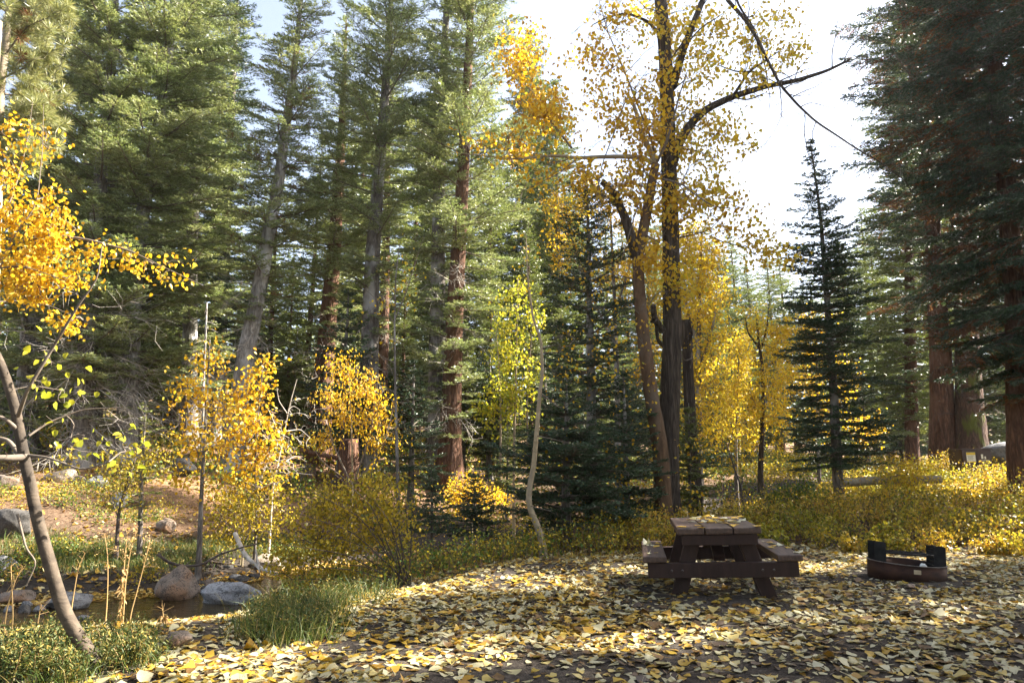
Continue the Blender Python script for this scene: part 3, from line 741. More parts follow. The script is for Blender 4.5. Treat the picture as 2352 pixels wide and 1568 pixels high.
# ------------------------------------------------------------------ broadleaf trees and shrubs
def grow(g, limb_pts, centers, rng, r_unit=0.0032, mat=0, maxr=0.03):
    """join leaf clusters to the limbs as a branching net of twigs"""
    nodes = [p for p in limb_pts]; par = [-1] * len(nodes); cnt = [0] * len(nodes)
    L = np.array(nodes)
    d0 = np.array([np.min(np.linalg.norm(L - c, axis=1)) for c in centers]) if len(centers) else np.array([])
    order = np.argsort(d0)
    arr = np.zeros((len(nodes) + len(centers), 3)); arr[:len(nodes)] = L; m = len(nodes)
    pl = [-1] * m
    for i in order:
        c = centers[i]
        dist = np.linalg.norm(arr[:m] - c, axis=1)
        dist[:len(nodes)] *= 0.9
        dist = dist + 0.35 * np.maximum(0, arr[:m, 2] - c[2])
        pl.append(int(np.argmin(dist))); arr[m] = c; m += 1
    count = np.ones(m)
    for i in range(m - 1, len(nodes) - 1, -1):
        if pl[i] >= 0: count[pl[i]] += count[i]
    A, B, ra, rb = [], [], [], []
    for i in range(len(nodes), m):
        a, b = arr[pl[i]], arr[i]
        r = min(maxr, r_unit * math.sqrt(count[i]))
        ln = np.linalg.norm(b - a)
        mid = (a + b) / 2 + rng.normal(0, 0.09, 3) * ln + np.array([0, 0, 0.10 * ln])
        A += [a, mid]; B += [mid, b]; ra += [r * 1.15, r]; rb += [r, r * 0.85]
    if A: straws(g, A, B, np.array(ra), np.array(rb), mat)
    return arr[len(nodes):m]

def blob_points(blobs, Y, rng, zmul=1.0):
    out = []
    for b in blobs:
        u, v, hu, hv, n = b[:5]; dy = b[5] if len(b) > 5 else 0.0
        d = depth(u, v, Y + dy)
        ry = 0.5 * (hu + hv) / F * d * zmul
        ns = max(3, n // 6)
        sub = norm(rng.normal(size=(ns, 3))) * (rng.uniform(0.15, 1, (ns, 1)) ** 0.4)
        q = sub[rng.integers(0, ns, n)] + rng.normal(0, 0.17, (n, 3))
        loose = rng.random(n) < 0.2
        q[loose] = norm(rng.normal(size=(loose.sum(), 3))) * rng.uniform(0.3, 1.25, (loose.sum(), 1))
        for a in q:
            out.append(at(u + a[0] * hu, v - a[2] * hv, Y + dy + a[1] * ry))
    return np.array(out)

def broadleaf(name, label, Y, limbs, blobs, seed, leafm='gold', barkm='bark_tan', twigm='twig', size=0.075, per=10, spread=0.13, group=None, cat='tree', ratio=0.85,
              hang=0.7, k=8, rough=0.03, maxr=0.03, bare=0.0, r_unit=0.0032, base_on_ground=True, side=0.0):
    """limbs: lists of (u, v[, depth offset]) with start and end radius; the first is the trunk"""
    rng = np.random.default_rng(seed)
    def pt(q): return at(q[0], q[1], Y + (q[2] if len(q) > 2 else 0.0))
    first = [pt(q) for q in limbs[0][0]]
    b = first[0].copy(); zg = tz(b[0], b[1])
    if base_on_ground: b[2] = zg - 0.06
    root = empty(name, b, label, cat, group)
    samples = []; twig_g = Geo()
    for i, (px, ra, rb) in enumerate(limbs):
        pts = [pt(q) for q in px]
        if i == 0 and base_on_ground: pts = [b] + pts if pts[0][2] > b[2] + 0.08 else [b] + pts[1:]
        n = max(8, 4 * len(pts)); pts = resample(pts, n)
        s = np.linspace(0, 1, n); rad = ra + (rb - ra) * s
        if i == 0 and base_on_ground: rad = rad * (1 + 0.45 * np.exp(-s * n / 2.5))
        g = Geo(); tube(g, pts, rad, k if i == 0 else max(6, k - 3), 0, rough if ra > 0.02 else 0, rng)
        g.build('trunk' if i == 0 else 'branch', M[barkm if ra > 0.03 or i == 0 else twigm] if not isinstance(barkm, list) else M[barkm[min(i, len(barkm) - 1)]], root)
        samples += [p for p in pts[(n // 3 if i == 0 else 1):]]
        if side > 0:
            ln = float(np.sum(np.linalg.norm(np.diff(pts, axis=0), axis=1)))
            for _ in range(int(ln * side)):
                kk = int(rng.integers(int(n * (0.45 if i == 0 else 0.2)), n - 1)); tg = norm(pts[kk + 1] - pts[kk])
                dv = norm(norm(rng.normal(0, 1, 3) * [1, 0.6, 1]) * 0.9 + tg * 0.7 + [0, 0, 0.15]); Lb = rng.uniform(0.5, 1.7); rbm = min(0.5 * rad[kk], 0.008 + 0.011 * Lb)
                bp = [pts[kk]]
                for q_ in range(8):
                    dv = norm(dv + rng.normal(0, 0.2, 3) + [0, 0, -0.04]); bp.append(bp[-1] + dv * Lb / 8)
                bp = np.array(bp); tube(twig_g, bp, np.linspace(rbm, 0.003, 9), 5, 1, cap=False); samples += list(bp[1:])
                for q_ in range(3, 9):
                    dq = norm(dv + rng.normal(0, 0.8, 3)); e_ = bp[q_] + dq * rng.uniform(0.15, 0.45)
                    straws(twig_g, [bp[q_]], [e_], 0.0055, 0.0025, 1)
    g = twig_g
    c = blob_points(blobs, Y, rng)
    if len(c) or g.n:
        nodes = grow(g, samples, c, rng, r_unit, 1, maxr)
        lf = nodes[rng.random(len(nodes)) >= bare]
        n = len(lf) * per
        Pp = np.repeat(lf, per, 0) + rng.normal(0, 1, (n, 3)) * np.array([spread, spread, spread * 0.85])
        leaves6(g, Pp, size * rng.uniform(0.65, 1.2, n), rng, 0, hang, ratio)
        g.build('crown', [M[leafm], M[twigm]], root)
    return root

# the two cottonwoods behind the table
broadleaf('cottonwood_tree', 'tall furrowed cottonwood with the straightest thick trunk behind the table', 16.2,
          [([(1535, 1160), (1535, 1000), (1540, 880), (1545, 757), (1541, 600), (1538, 450), (1535, 300), (1528, 120), (1515, -20), (1505, -200)], 0.255, 0.14),
           ([(1538, 400), (1556, 335), (1585, 285), (1623, 250), (1683, 222), (1764, 197), (1824, 187), (1897, 164), (1951, 138)], 0.13, 0.028),
           ([(1545, 200), (1572, 105), (1615, 0), (1650, -120)], 0.11, 0.05),
           ([(1640, -60), (1670, 0, -.3), (1710, 43, -.5), (1740, 90, -.6), (1757, 127, -.7), (1791, 194, -.8), (1831, 240, -.9), (1874, 280, -1), (1931, 317, -1), (1964, 340, -1.1), (2014, 367, -1.2), (2081, 417, -1.3), (2098, 444, -1.3)], 0.055, 0.008),
           ([(1660, -80), (1700, 20, .3), (1730, 60, .4), (1756, 145, .5), (1770, 230, .5), (1765, 262, .5)], 0.035, 0.006),
           ([(1683, 222), (1720, 165, -.4), (1757, 140, -.5), (1790, 118, -.6)], 0.04, 0.012),
           ([(1764, 197), (1740, 165, .4), (1690, 165, .5), (1650, 150, .6)], 0.04, 0.012),
           ([(1791, 194, -.8), (1797, 262, -.8), (1780, 300, -.8), (1755, 335, -.8)], 0.012, 0.004),
           ([(1874, 280, -1), (1864, 310, -1), (1876, 345, -1)], 0.012, 0.004),
           ([(1515, 80), (1490, 50, -.4), (1440, 30, -.6), (1395, 40, -.8), (1360, 58, -.9)], 0.045, 0.01),
           ([(1521, 760, -.2), (1503, 728, -.5), (1500, 700, -.6)], 0.085, 0.06),
           ([(1530, 800), (1511, 782), (1506, 740), (1494, 738)], 0.05, 0.03)],
          [(1545, 330, 50, 90, 40), (1560, 620, 40, 80, 30), (1600, 130, 75, 90, 60), (1580, 300, 60, 70, 44), (1660, 340, 70, 70, 44), (1690, 150, 80, 70, 26), (1800, 120, 90, 60, 24), (1760, 60, 90, 60, 26), (1590, 440, 60, 60, 50), (1650, 450, 50, 50, 30), (1720, 560, 50, 40, 20), (1790, 600, 36, 36, 16), (1490, 60, 60, 60, 22),
           (1690, 60, 60, 50, 14), (1560, 40, 60, 60, 22), (1640, 60, 60, 60, 16)], 51, 'lemon', 'bark_cotton', 'twig_dark', 0.105, 14, 0.21, k=26, rough=0.06, side=2.0, bare=0.15, maxr=0.02)
broadleaf('cottonwood_tree', 'leaning orange barked cottonwood with a long level limb and a broken stub', 15.6,
          [([(1524, 1165), (1518, 1050), (1513, 1007), (1493, 890), (1476, 757), (1468, 660), (1464, 590), (1478, 530), (1486, 484), (1500, 400), (1506, 377)], 0.20, 0.105),
           ([(1464, 590), (1450, 545), (1436, 500), (1410, 444), (1383, 417)], 0.14, 0.075),
           ([(1506, 380), (1480, 362), (1440, 360), (1390, 360), (1326, 363), (1276, 357), (1176, 366), (1035, 349)], 0.062, 0.006),
           ([(1506, 380), (1493, 345), (1476, 310), (1465, 270), (1453, 234), (1444, 222)], 0.07, 0.04),
           ([(1506, 380), (1500, 330), (1480, 280, .3), (1455, 215, .4), (1420, 130, .6), (1395, 70, .7), (1370, -20, .8)], 0.035, 0.008),
           ([(1506, 377), (1530, 330, -.3), (1545, 280, -.4), (1560, 220, -.5), (1580, 160, -.6)], 0.04, 0.01),
           ([(1313, 340), (1269, 284, .2), (1239, 234, .3), (1209, 194, .4), (1176, 180, .4), (1150, 80, .4)], 0.03, 0.007),
           ([(1444, 222), (1433, 240, -.3), (1406, 317, -.4), (1383, 377, -.5), (1373, 434, -.5), (1375, 520, -.5)], 0.018, 0.009),
           ([(1480, 367), (1476, 417, -.3), (1466, 470, -.4), (1450, 520, -.4), (1430, 590, -.4), (1400, 660, -.4), (1385, 715, -.4)], 0.017, 0.006),
           ([(1326, 363), (1290, 395, -.3), (1240, 420, -.4), (1195, 440, -.4)], 0.018, 0.005),
           ([(1515, 410), (1540, 415, -.3), (1570, 425, -.4), (1600, 450, -.5), (1640, 475, -.5), (1690, 480, -.6)], 0.03, 0.006)],
          [(1470, 420, 40, 60, 30), (1490, 560, 40, 80, 30), (1200, 120, 46, 60, 50), (1230, 230, 50, 60, 54), (1280, 260, 40, 60, 24), (1400, 190, 50, 80, 34), (1440, 300, 60, 60, 34), (1380, 100, 60, 70, 24), (1500, 300, 50, 60, 30), (1300, 420, 90, 60, 40), (1220, 330, 60, 50, 20),
           (1090, 330, 70, 40, 8), (1440, 430, 50, 60, 30), (1520, 220, 40, 80, 24), (1560, 480, 50, 40, 24), (1420, 20, 60, 50, 14), (1660, 500, 60, 40, 16)],
          52, 'gold', ['bark_orange', 'bark_cotton', 'bark_tan', 'bark_tan', 'twig'], 'twig', 0.105, 15, 0.21, k=18, rough=0.05, side=2.0, bare=0.1, maxr=0.018)
broadleaf('cottonwood_snag', 'short broken dark trunk with hanging dead twigs right of the furrowed cottonwood', 17.6,
          [([(1600, 1160), (1590, 1020), (1586, 957), (1580, 850), (1577, 757), (1574, 735)], 0.17, 0.13),
           ([(1577, 800), (1590, 770, -.2), (1584, 740, -.3)], 0.04, 0.02), ([(1580, 860), (1594, 820, -.3), (1572, 830, -.4), (1560, 800, -.5)], 0.02, 0.006)],
          [(1582, 790, 22, 40, 14), (1590, 960, 30, 60, 10)], 53, 'gold', 'bark_cotton', 'twig', 0.07, 3, 0.12, k=14, rough=0.06, bare=0.4)

# golden crowns behind and beside them
broadleaf('golden_cottonwood', 'dense glowing golden cottonwood directly behind the furrowed trunk', 22,
          [([(1605, 1090), (1604, 900), (1606, 700), (1612, 540)], 0.15, 0.04), ([(1604, 860), (1640, 740), (1650, 640)], 0.06, 0.015), ([(1605, 800), (1575, 700), (1570, 600)], 0.06, 0.015)],
          [(1612, 570, 42, 60, 90), (1636, 640, 38, 80, 110), (1598, 700, 52, 70, 120), (1640, 760, 34, 60, 70), (1618, 830, 48, 60, 80), (1575, 560, 40, 50, 60), (1550, 640, 45, 80, 70), (1600, 920, 50, 70, 70), (1640, 960, 45, 90, 70)],
          54, 'lemon', 'bark_grey', 'twig', 0.085, 13, 0.17, cat='tree')
broadleaf('golden_cottonwood', 'golden cottonwood foliage between the shaded fir and the leaning trunk', 23,
          [([(1420, 1090), (1418, 900), (1412, 700), (1400, 450)], 0.13, 0.03), ([(1416, 800), (1340, 640), (1300, 500)], 0.05, 0.012), ([(1412, 720), (1450, 600), (1450, 500)], 0.05, 0.012)],
          [(1300, 560, 40, 70, 60), (1288, 470, 35, 50, 36), (1345, 460, 50, 60, 50), (1420, 470, 42, 60, 56), (1445, 600, 36, 90, 70), (1400, 640, 45, 80, 40), (1490, 560, 30, 80, 50), (1505, 700, 34, 90, 60), (1500, 850, 30, 80, 40)],
          55, 'gold', 'bark_grey', 'twig', 0.085, 12, 0.17)
broadleaf('golden_cottonwood', 'bright yellow tree with a slim dark forked trunk left of the conical fir', 25,
          [([(1746, 1095), (1750, 1000), (1753, 900), (1750, 830), (1742, 785), (1738, 720)], 0.13, 0.03), ([(1745, 800), (1718, 765), (1712, 730)], 0.05, 0.015), ([(1748, 800), (1762, 750), (1766, 700)], 0.05, 0.012)],
          [(1738, 735, 40, 38, 50), (1780, 790, 36, 60, 80), (1800, 860, 32, 70, 80), (1770, 920, 48, 60, 80), (1700, 990, 55, 60, 60), (1790, 990, 36, 60, 40), (1730, 880, 36, 80, 60), (1812, 760, 22, 40, 30), (1690, 900, 40, 60, 50)],
          56, 'lemon', 'bark_cotton', 'twig', 0.085, 12, 0.17)
broadleaf('golden_cottonwood', 'pale yellow young cottonwood left of the slim dark forked trunk', 27,
          [([(1690, 1090), (1692, 950), (1698, 780)], 0.08, 0.02)], [(1702, 800, 32, 50, 70), (1692, 870, 40, 60, 90), (1670, 950, 45, 70, 70), (1720, 960, 40, 70, 50)],
          57, 'lemon', 'bark_grey', 'twig', 0.085, 13, 0.17)
broadleaf('golden_cottonwood', 'low golden tree glowing through the branches of the conical fir', 30,
          [([(1880, 1080), (1878, 950), (1875, 760)], 0.1, 0.02)], [(1870, 740, 50, 50, 60), (1850, 840, 50, 60, 70), (1930, 860, 50, 60, 50), (1890, 960, 70, 60, 70), (1990, 980, 40, 45, 50)],
          58, 'gold', 'bark_grey', 'twig', 0.09, 12, 0.18)
broadleaf('golden_cottonwood', 'lime yellow poplar with thin pale stems right of the twin trunked fir', 19.5,
          [([(1180, 1060), (1184, 900), (1190, 640)], 0.045, 0.012), ([(1150, 1060), (1150, 900), (1140, 760)], 0.035, 0.01), ([(1212, 1050), (1210, 900), (1225, 720)], 0.03, 0.01)],
          [(1190, 690, 40, 50, 44), (1225, 720, 30, 50, 24), (1150, 780, 38, 60, 56), (1195, 800, 36, 50, 40), (1160, 870, 48, 60, 80), (1130, 950, 36, 36, 50), (1195, 920, 40, 50, 50), (1225, 860, 24, 60, 24)],
          59, 'lime', 'bark_tan', 'twig', 0.09, 7, 0.15)
broadleaf('willow_clump', 'yellow willow clump of many thin stems before the reddish fir trunk', 18,
          [([(810, 1110), (808, 1000), (800, 850)], 0.035, 0.01), ([(812, 1110), (850, 1000), (870, 860)], 0.03, 0.008), ([(806, 1110), (760, 1010), (745, 900)], 0.03, 0.008), ([(815, 1110), (880, 1030), (905, 930)], 0.025, 0.008), ([(806, 1110), (740, 1060), (700, 1000)], 0.02, 0.006)],
          [(780, 850, 38, 40, 40), (840, 880, 48, 44, 50), (880, 930, 30, 50, 34), (770, 930, 46, 50, 50), (830, 980, 60, 40, 46), (735, 1010, 44, 30, 24), (880, 1020, 44, 30, 24)],
          60, 'gold', 'bark_tan', 'twig', 0.095, 8, 0.14, ratio=0.5, hang=1.1)
broadleaf('cottonwood_sapling', 'slender golden sapling at the far water edge with leaves hanging all along it', 14.3,
          [([(457, 1295), (462, 1150), (470, 1000), (476, 880), (482, 780)], 0.055, 0.012), ([(466, 1080), (440, 990), (425, 900)], 0.018, 0.006), ([(470, 1000), (505, 930), (515, 850)], 0.016, 0.005)],
          [(480, 830, 36, 50, 40), (450, 900, 44, 60, 60), (500, 940, 50, 60, 60), (440, 990, 46, 50, 50), (490, 1030, 50, 50, 40), (460, 1090, 60, 36, 24)],
          61, 'gold', 'bark_grey', 'twig', 0.085, 4, 0.16)
broadleaf('cottonwood_sapling', 'bright orange yellow sapling shining behind the bleached dead bush', 15.6,
          [([(590, 1190), (585, 1080), (592, 960), (605, 830)], 0.03, 0.008), ([(588, 1060), (560, 970), (545, 900)], 0.014, 0.005)],
          [(600, 860, 26, 40, 36), (575, 910, 40, 50, 66), (555, 960, 36, 50, 50), (600, 990, 46, 50, 56), (560, 1040, 50, 44, 50), (640, 1040, 40, 40, 26), (600, 1110, 60, 40, 40)],
          62, 'gold', 'bark_grey', 'twig', 0.095, 4, 0.15)
broadleaf('yellow_shrub', 'wide yellow shrub on the far bank right of the slender golden sapling', 15.5,
          [([(560, 1240), (555, 1180), (540, 1120)], 0.02, 0.006), ([(565, 1240), (600, 1170), (620, 1110)], 0.018, 0.006), ([(560, 1240), (510, 1190), (490, 1150)], 0.015, 0.005)],
          [(540, 1150, 70, 45, 70), (600, 1180, 60, 45, 60), (520, 1210, 60, 36, 60), (640, 1140, 50, 50, 36)], 63, 'olive', 'bark_tan', 'twig', 0.07, 7, 0.15, cat='shrub')
broadleaf('yellow_shrub', 'sparse yellow shrub below the needle slope with dark crooked stems', 14.6,
          [([(268, 1255), (272, 1180), (290, 1110), (312, 1050)], 0.045, 0.015), ([(285, 1130), (330, 1060), (400, 1085)], 0.02, 0.006), ([(272, 1190), (250, 1130), (215, 1100)], 0.016, 0.005)],
          [(300, 1080, 50, 50, 26), (330, 1040, 50, 40, 26), (280, 1160, 40, 60, 16), (380, 1080, 40, 40, 14), (250, 1120, 30, 40, 10)], 64, 'olive', 'twig_dark', 'twig', 0.06, 8, 0.14, cat='shrub')
broadleaf('yellow_shrub', 'glowing orange bush behind the dark fir sapling', 18,
          [([(1085, 1200), (1080, 1150), (1075, 1100)], 0.02, 0.006), ([(1090, 1200), (1110, 1140), (1120, 1100)], 0.018, 0.006)],
          [(1080, 1120, 40, 30, 60), (1060, 1150, 50, 30, 60), (1120, 1150, 44, 30, 50)], 65, 'gold', 'bark_tan', 'twig', 0.06, 10, 0.12, cat='shrub')
broadleaf('yellow_shrub', 'sunlit pale gold bush before the trunk of the leaning bare fir', 17.5,
          [([(2070, 1160), (2072, 1120), (2060, 1070)], 0.018, 0.006), ([(2074, 1160), (2100, 1110), (2110, 1060)], 0.016, 0.006)],
          [(2080, 1075, 40, 26, 60), (2050, 1110, 44, 30, 60), (2120, 1095, 40, 30, 50)], 66, 'lemon', 'bark_tan', 'twig', 0.05, 11, 0.11, cat='shrub')
broadleaf('green_shrub', 'low bright green bush at the foot of the conical fir', 16.5,
          [([(1840, 1170), (1838, 1140), (1830, 1115)], 0.014, 0.005)], [(1810, 1130, 44, 20, 50), (1860, 1125, 40, 22, 50), (1760, 1140, 40, 22, 40)], 67, 'herb', 'bark_tan', 'twig', 0.055, 11, 0.11, cat='shrub')
# arching shrub over the bank
limbs = []
rr = random.Random(8)
for (ue, ve) in [(690, 1180), (720, 1130), (770, 1090), (830, 1060), (880, 1080), (700, 1240), (740, 1290), (690, 1300), (650, 1250), (930, 1110), (800, 1180), (760, 1230), (860, 1150), (670, 1330), (900, 1180), (960, 1160)]:
    um = 935 + (ue - 935) * 0.5; vm = 1325 + (ve - 1325) * 0.72
    dy = rr.uniform(-0.9, 0.9)
    limbs.append(([(935 + rr.uniform(-12, 12), 1345, 0), (um, vm, dy * 0.5), (ue, ve, dy)], 0.013, 0.004))
broadleaf('arching_shrub', 'arching yellow green shrub leaning over the creek bank, dark stems fanning left', 11.0, limbs,
          [(720, 1200, 60, 44, 70), (790, 1150, 70, 40, 80), (860, 1120, 56, 36, 60), (680, 1270, 70, 44, 80), (770, 1240, 60, 46, 70), (840, 1190, 60, 44, 70), (900, 1160, 44, 50, 50), (660, 1310, 40, 36, 26), (760, 1310, 60, 30, 40), (930, 1230, 36, 50, 30)],
          68, 'olive', 'twig_dark', 'twig_dark', 0.05, 10, 0.11, cat='shrub', maxr=0.006, r_unit=0.0018)
# bleached dead bush
dl = [([(625, 1140), (630, 1100), (650, 1010), (665, 930), (682, 870)], 0.03, 0.008)]
for px in [[(632, 1090), (660, 1050, -.3), (700, 1010, -.4)], [(648, 1015), (630, 970), (612, 930, .2)], [(640, 1060), (600, 1040, -.3), (560, 1045, -.4)], [(655, 990), (690, 985, .3), (712, 1005, .4)], [(635, 1085), (610, 1085, .3), (570, 1110, .4)],
           [(630, 1100), (670, 1085, -.4), (720, 1090, -.5)], [(660, 950), (640, 920, .2), (636, 890, .2)], [(650, 1010), (615, 1010, -.2), (590, 990, -.4)], [(638, 1070), (680, 1045, .4), (704, 1060, .5)], [(628, 1110), (600, 1120), (560, 1105)]]:
    dl.append((px, 0.014, 0.004))
broadleaf('dead_bush', 'bleached bare bush catching the sun on the far bank', 16.2, dl, [(640, 1000, 70, 70, 90), (630, 1080, 80, 46, 110), (680, 950, 40, 50, 30)], 69, 'gold', 'deadwood', 'deadwood', 0.06, 1, 0.05, cat='shrub', bare=0.75, maxr=0.008)
# slim trunks in front of the wood
broadleaf('aspen_sapling', 'slim grey sapling with a straight bare stem and a few leaves near the centre', 14.2,
          [([(915, 1190), (912, 1040), (908, 900), (906, 760), (908, 640), (918, 560)], 0.048, 0.009), ([(906, 745), (880, 700), (845, 670), (825, 655)], 0.013, 0.004), ([(906, 735), (930, 680), (955, 600), (975, 540)], 0.014, 0.004), ([(910, 836), (870, 815), (835, 822)], 0.014, 0.004),
           ([(912, 925), (950, 922), (985, 910)], 0.01, 0.003), ([(911, 925), (870, 900), (800, 890)], 0.01, 0.003), ([(907, 690), (885, 630), (870, 590)], 0.009, 0.003)],
          [(905, 620, 50, 60, 24), (860, 700, 50, 40, 14), (940, 660, 40, 60, 14), (900, 820, 70, 50, 14), (940, 960, 50, 60, 12)], 70, 'lemon', 'bark_grey', 'twig', 0.07, 2, 0.12, bare=0.3)
broadleaf('alder_sapling', 'slim tan trunk with a double bend standing before the low spreading fir', 12.6,
          [([(1248, 1262), (1240, 1220), (1222, 1180), (1213, 1150), (1217, 1115), (1226, 1070), (1232, 1000), (1240, 900), (1246, 860), (1243, 780), (1225, 735), (1212, 640), (1208, 540)], 0.062, 0.008),
           ([(1246, 800), (1262, 795, -.2), (1285, 790, -.3)], 0.014, 0.004), ([(1232, 1000), (1270, 1008, -.3), (1320, 1020, -.4)], 0.012, 0.003), ([(1226, 1060), (1205, 1080), (1190, 1110)], 0.01, 0.003), ([(1215, 1160), (1250, 1170, -.3), (1270, 1172, -.4)], 0.009, 0.003), ([(1240, 900), (1290, 940, -.3), (1330, 905, -.5)], 0.01, 0.003)],
          [(1220, 640, 36, 80, 14), (1270, 820, 40, 60, 12), (1260, 940, 50, 60, 10), (1300, 760, 40, 60, 10), (1230, 560, 40, 40, 8)], 71, 'gold', 'bark_tan', 'twig', 0.065, 2, 0.12, bare=0.3)
broadleaf('crooked_sapling', 'short crooked dark stem in the undergrowth right of the cottonwoods', 15.5,
          [([(1708, 1190), (1705, 1140), (1702, 1115), (1690, 1085), (1672, 1030)], 0.04, 0.01), ([(1702, 1115), (1708, 1100), (1690, 1090)], 0.02, 0.01)], [(1680, 1040, 40, 60, 24), (1700, 1000, 40, 40, 16)], 72, 'gold', 'twig_dark', 'twig_dark', 0.06, 6, 0.12)
# curved near trunk on the left and the leafy cottonwood above it
ALD_Y = float(ground_hit(224, 1540)[1])
broadleaf('alder_tree', 'curved mottled trunk rising out of the grass at the lower left corner', ALD_Y,
          [([(224, 1540), (203, 1500), (172, 1450), (148, 1405), (130, 1350), (112, 1285), (95, 1225), (80, 1165), (70, 1110), (62, 1080), (52, 1030), (36, 940), (15, 870), (-5, 820), (-60, 720)], 0.052, 0.028),
           ([(62, 1050), (20, 1052, -.1), (-40, 1050, -.2)], 0.03, 0.02), ([(40, 960), (60, 900, -.2), (120, 800, -.2), (180, 700, -.3), (225, 640, -.3), (234, 565, -.3)], 0.016, 0.004), ([(62, 1045), (110, 1050, -.1), (190, 1080, -.2), (250, 1060, -.3)], 0.012, 0.003),
           ([(66, 1000), (110, 970, .1), (190, 940, .2), (280, 935, .2)], 0.010, 0.003), ([(56, 1060), (20, 1010, .1), (-30, 1000, .1)], 0.02, 0.012), ([(45, 990), (10, 960, -.1), (-30, 950, -.1)], 0.018, 0.01),
           ([(40, 1180, -.2), (60, 1260, -.2), (85, 1290, -.2), (60, 1345, -.2)], 0.009, 0.004)],
          [(130, 880, 60, 60, 10), (200, 1010, 70, 40, 8), (90, 820, 60, 40, 6), (150, 950, 60, 50, 6), (250, 1040, 50, 40, 7), (330, 1040, 40, 30, 4)], 73, 'lime', 'bark_alder', 'twig', 0.062, 2, 0.10, k=18, rough=0.035, r_unit=0.002, maxr=0.008)
broadleaf('cottonwood_tree', 'cottonwood at the left edge with a thick bright orange yellow curtain of leaves', 9.3,
          [([(-70, 1300), (-60, 900), (-40, 600), (-20, 300), (0, 50)], 0.12, 0.03), ([(-45, 640), (40, 555), (133, 541), (200, 550), (300, 576), (367, 610), (467, 656)], 0.03, 0.006),
           ([(-30, 560), (30, 450, .3), (62, 330, .4), (75, 235, .4)], 0.016, 0.004), ([(20, 560, -.2), (85, 470, -.2), (98, 340, -.2), (100, 240, -.2)], 0.010, 0.003), ([(-45, 700), (30, 690, .3), (110, 700, .4), (190, 735, .4)], 0.018, 0.005), ([(-40, 620), (50, 610, -.4), (140, 640, -.5)], 0.016, 0.004)],
          [(40, 600, 70, 60, 90), (110, 560, 60, 60, 66), (30, 500, 60, 50, 60), (150, 630, 50, 50, 40), (60, 680, 60, 44, 56), (170, 730, 34, 30, 18), (110, 480, 40, 50, 26), (20, 410, 40, 60, 26), (40, 310, 36, 50, 14), (100, 330, 20, 60, 12),
           (260, 590, 60, 36, 12), (360, 620, 60, 36, 9), (430, 610, 40, 40, 6), (220, 560, 50, 40, 12)], 74, 'gold', 'bark_tan', 'twig', 0.068, 7, 0.10)

# ------------------------------------------------------------------ undergrowth, grass, litter
def visible_xy(n, ylo, yhi, rng, margin=1.1):
    y = rng.uniform(ylo ** 2, yhi ** 2, n) ** 0.5
    x = rng.uniform(-0.80 * margin, 0.80 * margin, n) * y
    return x, y

rng = np.random.default_rng(200)
def thicket_edge(x):
    """where the clearing ends and the thicket begins"""
    return np.interp(x, [-4, -2.2, -1, 0.5, 2, 3.2, 5, 7, 9, 12, 16], [10.2, 10.0, 10.7, 11.3, 12.1, 12.6, 12.9, 12.4, 11.8, 11.4, 11.4]) + 0.5 * (vnoise(x * 1.3, x * 0 + 3, 21) - 0.5)

# golden thicket along the back of the clearing
g = Geo()
x, y = visible_xy(2600, 10.5, 30, rng, 1.15)
m = (x > 1.6) & (y > thicket_edge(x)) & (creek_sd(x, y) > 2.0) & (x < 24)
cx_, cy_ = x[m], y[m]
ns_ = 11
hc = (0.35 + 0.8 * vnoise(cx_ * 0.7, cy_ * 0.7, 31)) * rng.uniform(0.7, 1.25, len(cx_)) * (0.35 + 0.65 * sstep(0, 1.4, cy_ - thicket_edge(cx_))) + 0.08
x = np.repeat(cx_, ns_) + rng.normal(0, 0.05, len(cx_) * ns_); y = np.repeat(cy_, ns_) + rng.normal(0, 0.05, len(cx_) * ns_)
hgt = np.repeat(hc, ns_) * rng.uniform(0.55, 1.1, len(x))
zb = terrain(x, y)
A = np.stack([x, y, zb], 1)
lean = rng.normal(0, 0.42, (len(x), 3)); lean[:, 2] = 1
B = A + norm(lean) * hgt[:, None]
straws(g, A, B, 0.005, 0.002, 1)
per = 17
f = rng.uniform(0.12, 1.05, (len(x), per)) ** 0.7
Pp = A[:, None] + (B - A)[:, None] * f[..., None] + rng.normal(0, 0.055, (len(x), per, 3))
Pp[..., 2] = np.maximum(Pp[..., 2], zb[:, None] + 0.02)
Pp = Pp.reshape(-1, 3)
leaves6(g, Pp, 0.058 * rng.uniform(0.6, 1.3, len(Pp)), rng, 0, 0.1, 0.8)
tag(g.build('thicket', [M['thicket'], M['twig_red']]), 'knee high golden thicket along the back of the clearing', 'undergrowth', kind='stuff')

# greener herb layer in the middle and beyond the creek
g = Geo()
x, y = visible_xy(9000, 9.3, 21, rng, 1.0)
d = creek_sd(x, y)
m = ((x > -3.4) & (x < 3.4) & (y > thicket_edge(x)) & (d > 1.2)) | ((d < -1.9) & (d > -12) & (vnoise(x * 0.6, y * 0.6, 41) > 0.55) & (x < 3))
x, y = x[m], y[m]
hgt = (0.16 + 0.5 * vnoise(x * 0.9, y * 0.9, 32)) * np.where(creek_sd(x, y) < 0, 0.6, 1.0)
zb = terrain(x, y); A = np.stack([x, y, zb], 1)
lean = rng.normal(0, 0.3, (len(x), 3)); lean[:, 2] = 1
B = A + norm(lean) * hgt[:, None]
straws(g, A, B, 0.004, 0.002, 1)
per = 16
f = rng.uniform(0.15, 1.05, (len(x), per))
Pp = (A[:, None] + (B - A)[:, None] * f[..., None] + rng.normal(0, 0.09, (len(x), per, 3)))
Pp[..., 2] = np.maximum(Pp[..., 2], zb[:, None] + 0.02); Pp = Pp.reshape(-1, 3)
sel = vnoise(Pp[:, 0] * 0.8, Pp[:, 1] * 0.8, 44) + rng.normal(0, 0.15, len(Pp)) > 0.5
